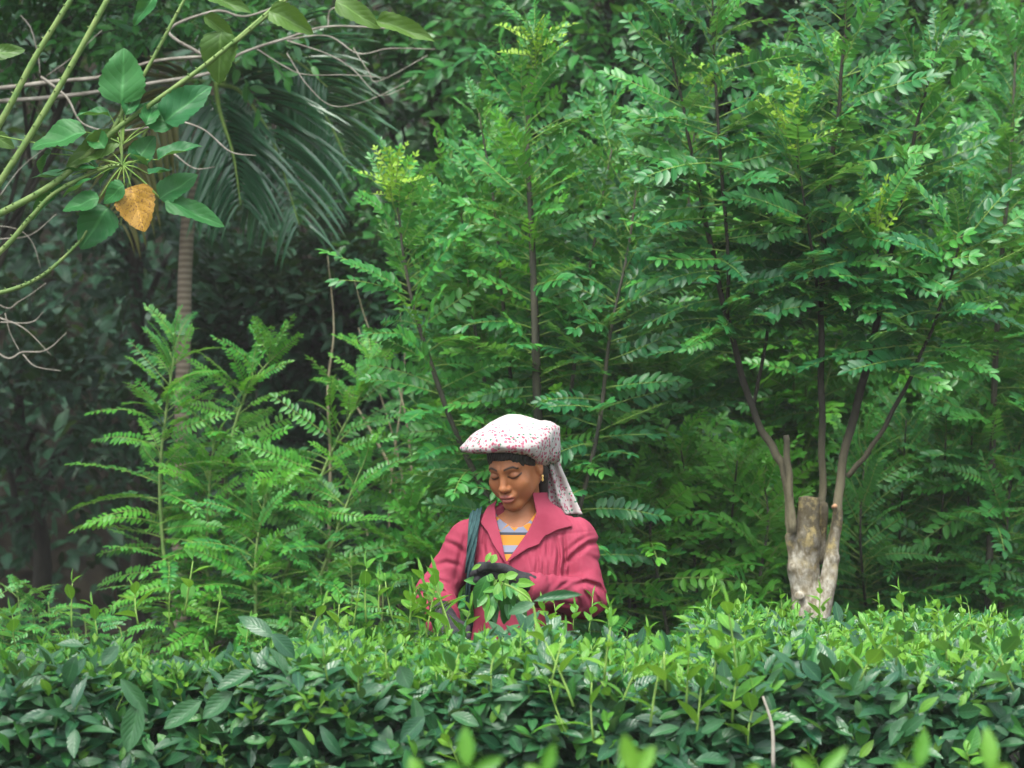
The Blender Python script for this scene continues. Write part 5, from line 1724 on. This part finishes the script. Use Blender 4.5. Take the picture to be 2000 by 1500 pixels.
c1 = mixc(nt, mth(nt, 'MULTIPLY', pink, thr), (.40, .38, .37), pcol)
c2 = mixc(nt, mth(nt, 'MULTIPLY', grn, thr), c1, (.05, .16, .10))
b_ = N(nt, 'ShaderNodeBsdfPrincipled', Roughness=.85); b_.inputs['Specular IOR Level'].default_value = .2
nt.links.new(c2, b_.inputs['Base Color'])
fine = N(nt, 'ShaderNodeTexNoise', Scale=45.0, Detail=3.0); nt.links.new(tc.outputs['Object'], fine.inputs['Vector'])
bp = N(nt, 'ShaderNodeBump', Strength=.3, Distance=.004); nt.links.new(fine.outputs[0], bp.inputs['Height']); nt.links.new(bp.outputs[0], b_.inputs['Normal'])
nt.links.new(b_.outputs[0], out.inputs[0])
M['scarf'] = m
sc = part('headscarf', mb.build('headscarf', m), person, label='white headscarf printed with pink and green flowers')
md = sc.modifiers.new('thickness', 'SOLIDIFY'); md.thickness = .003; md.offset = 1

# earring
mb = MB()
e0 = HC + HR @ np.array([.078, .008, -.040]) + [0, WY, 0]
tube(mb, [e0 + [0, 0, .003], e0, e0 - [0, 0, .004], e0 - [0, 0, .012], e0 - [0, 0, .016]], [.002, .0042, .002, .0045, .001], 8)
part('earring', mb.build('earring', M['gold']), person)

# ---- shoulder bag: strap over her right shoulder, bag behind the hip
bag = thing('shoulder_bag', 'dark green cloth bag hung by a strap over her right shoulder', 'bag', (-.13, WY + .05, .60))
STRAP = XZ([(948, 968), (942, 985), (938, 1010), (931, 1060), (924, 1110), (917, 1160), (914, 1215), (896, 1215), (900, 1160), (908, 1110), (912, 1060), (914, 1020), (918, 992), (926, 968)], -.12)


def strap(p):
    x, y, z = p[:, 0], p[:, 1], p[:, 2]
    base = smin(torso(p), neck_sdf(p, .012), .02)
    u = x * 1.0
    fold = .003 * np.sin((x + .18 * (1.2 - z)) * 520 + 4 * np.sin(z * 18))
    front = np.maximum(poly2(x, z, STRAP), np.abs(base - .013 - fold) - .0055)
    front = np.maximum(front, y - .05)
    back = np.maximum(np.abs(x + .105 - .10 * (1.3 - z)) - .016, np.maximum(np.abs(base - .010) - .005, .045 - y))
    return np.maximum(np.minimum(front, back), .93 - z)


part('strap', sdf_mesh('strap', strap, np.arange(-.20, -.02, .0026), np.arange(-.18, .16, .0030), np.arange(.92, 1.38, .0030), M['strap']), bag)
def sack(p):
    d = sd_el(p, (-.17, .13, .72), (.12, .09, .20)) - .006 * wob(p, 25)
    return smin(d, sd_rc(p, (-.16, .12, .90), (-.13, .10, .97), .05, .02), .06)
part('bag_body', sdf_mesh('bag_body', sack, np.arange(-.33, .02, .009), np.arange(.0, .26, .009), np.arange(.5, 1.0, .009), M['strap']), bag)

# ---- the plucked leaves in her hand
h0 = L(985, 1150, -.30) + [0, WY, 0]
bunch = thing('tea_leaf_bunch', 'bunch of freshly plucked tea leaves hanging from the gloved hand', 'leaf bunch', h0)
for i in range(46):
    c = L(random.uniform(945, 1012), random.uniform(1126, 1172), random.uniform(-.335, -.27)) + [0, WY, 0]
    d = unit(np.array([(c[0] - h0[0]) * 7 + random.gauss(0, .35), random.gauss(-.3, .4), -1.0 if random.random() < .72 else random.uniform(-.4, .3)]))
    part('leaf', random.choice(YL if random.random() < .55 else TLM), bunch, frame(d, np.array([random.gauss(0, .4), -1, .5]), c, random.uniform(.045, .075)))
for bs, tp, w, k in (((955, 1122), (920, 1188), 34, 1), ((965, 1175), (958, 1222), 24, 1), ((985, 1160), (990, 1215), 26, 1), ((1000, 1150), (1040, 1178), 24, 0), ((960, 1100), (968, 1082), 16, 0), ((948, 1098), (958, 1078), 10, 0), ((940, 1102), (920, 1112), 9, 0), ((985, 1128), (1012, 1120), 18, 0), ((975, 1135), (985, 1120), 16, 0), ((950, 1125), (965, 1132), 18, 0)):
    part('leaf', random.choice(YL if k == 0 or random.random() < .5 else TLM), bunch, px_leaf(None, bs, tp, w * 2.5, WY - .325, (random.uniform(-.3, .3), -1, .4)))
for i in range(10):
    mb = MB(); a = L(random.uniform(955, 985), 1112, -.275) + [0, WY, 0]; c = L(random.uniform(950, 1010), random.uniform(1165, 1200), -.31) + [0, WY, 0]
    tube(mb, catmull([a, (a + c) / 2 + [0, -.01, 0], c], 4), [.0018, .0012], 5)
    part('leaf_stalk', mb.build('leaf_stalk', M['rachis']), bunch)

# ------------------------------------------------------------------ thin haze added to lift the dark tones
hm = bpy.data.materials.new('haze')
hm.use_nodes = True
nt = hm.node_tree
nt.nodes.clear()
out = nt.nodes.new('ShaderNodeOutputMaterial')
pv = nt.nodes.new('ShaderNodeVolumePrincipled')
pv.inputs['Color'].default_value = (.95, .95, .95, 1)
pv.inputs['Density'].default_value = .0014
nt.links.new(pv.outputs[0], out.inputs['Volume'])
mb = MB()
x0, x1, y0, y1, z0, z1 = -130, 130, -130, 150, -1.2, 15.0
mb.add([(x, y, z) for x in (x0, x1) for y in (y0, y1) for z in (z0, z1)], [(0, 1, 3, 2), (4, 6, 7, 5), (0, 4, 5, 1), (2, 3, 7, 6), (0, 2, 6, 4), (1, 5, 7, 3)])
hz = part('haze', mb.build('haze', hm, False))
hz['kind'] = 'stuff'
hz['label'] = 'thin haze added to lift the dark tones of the wood'
hz['category'] = 'haze'
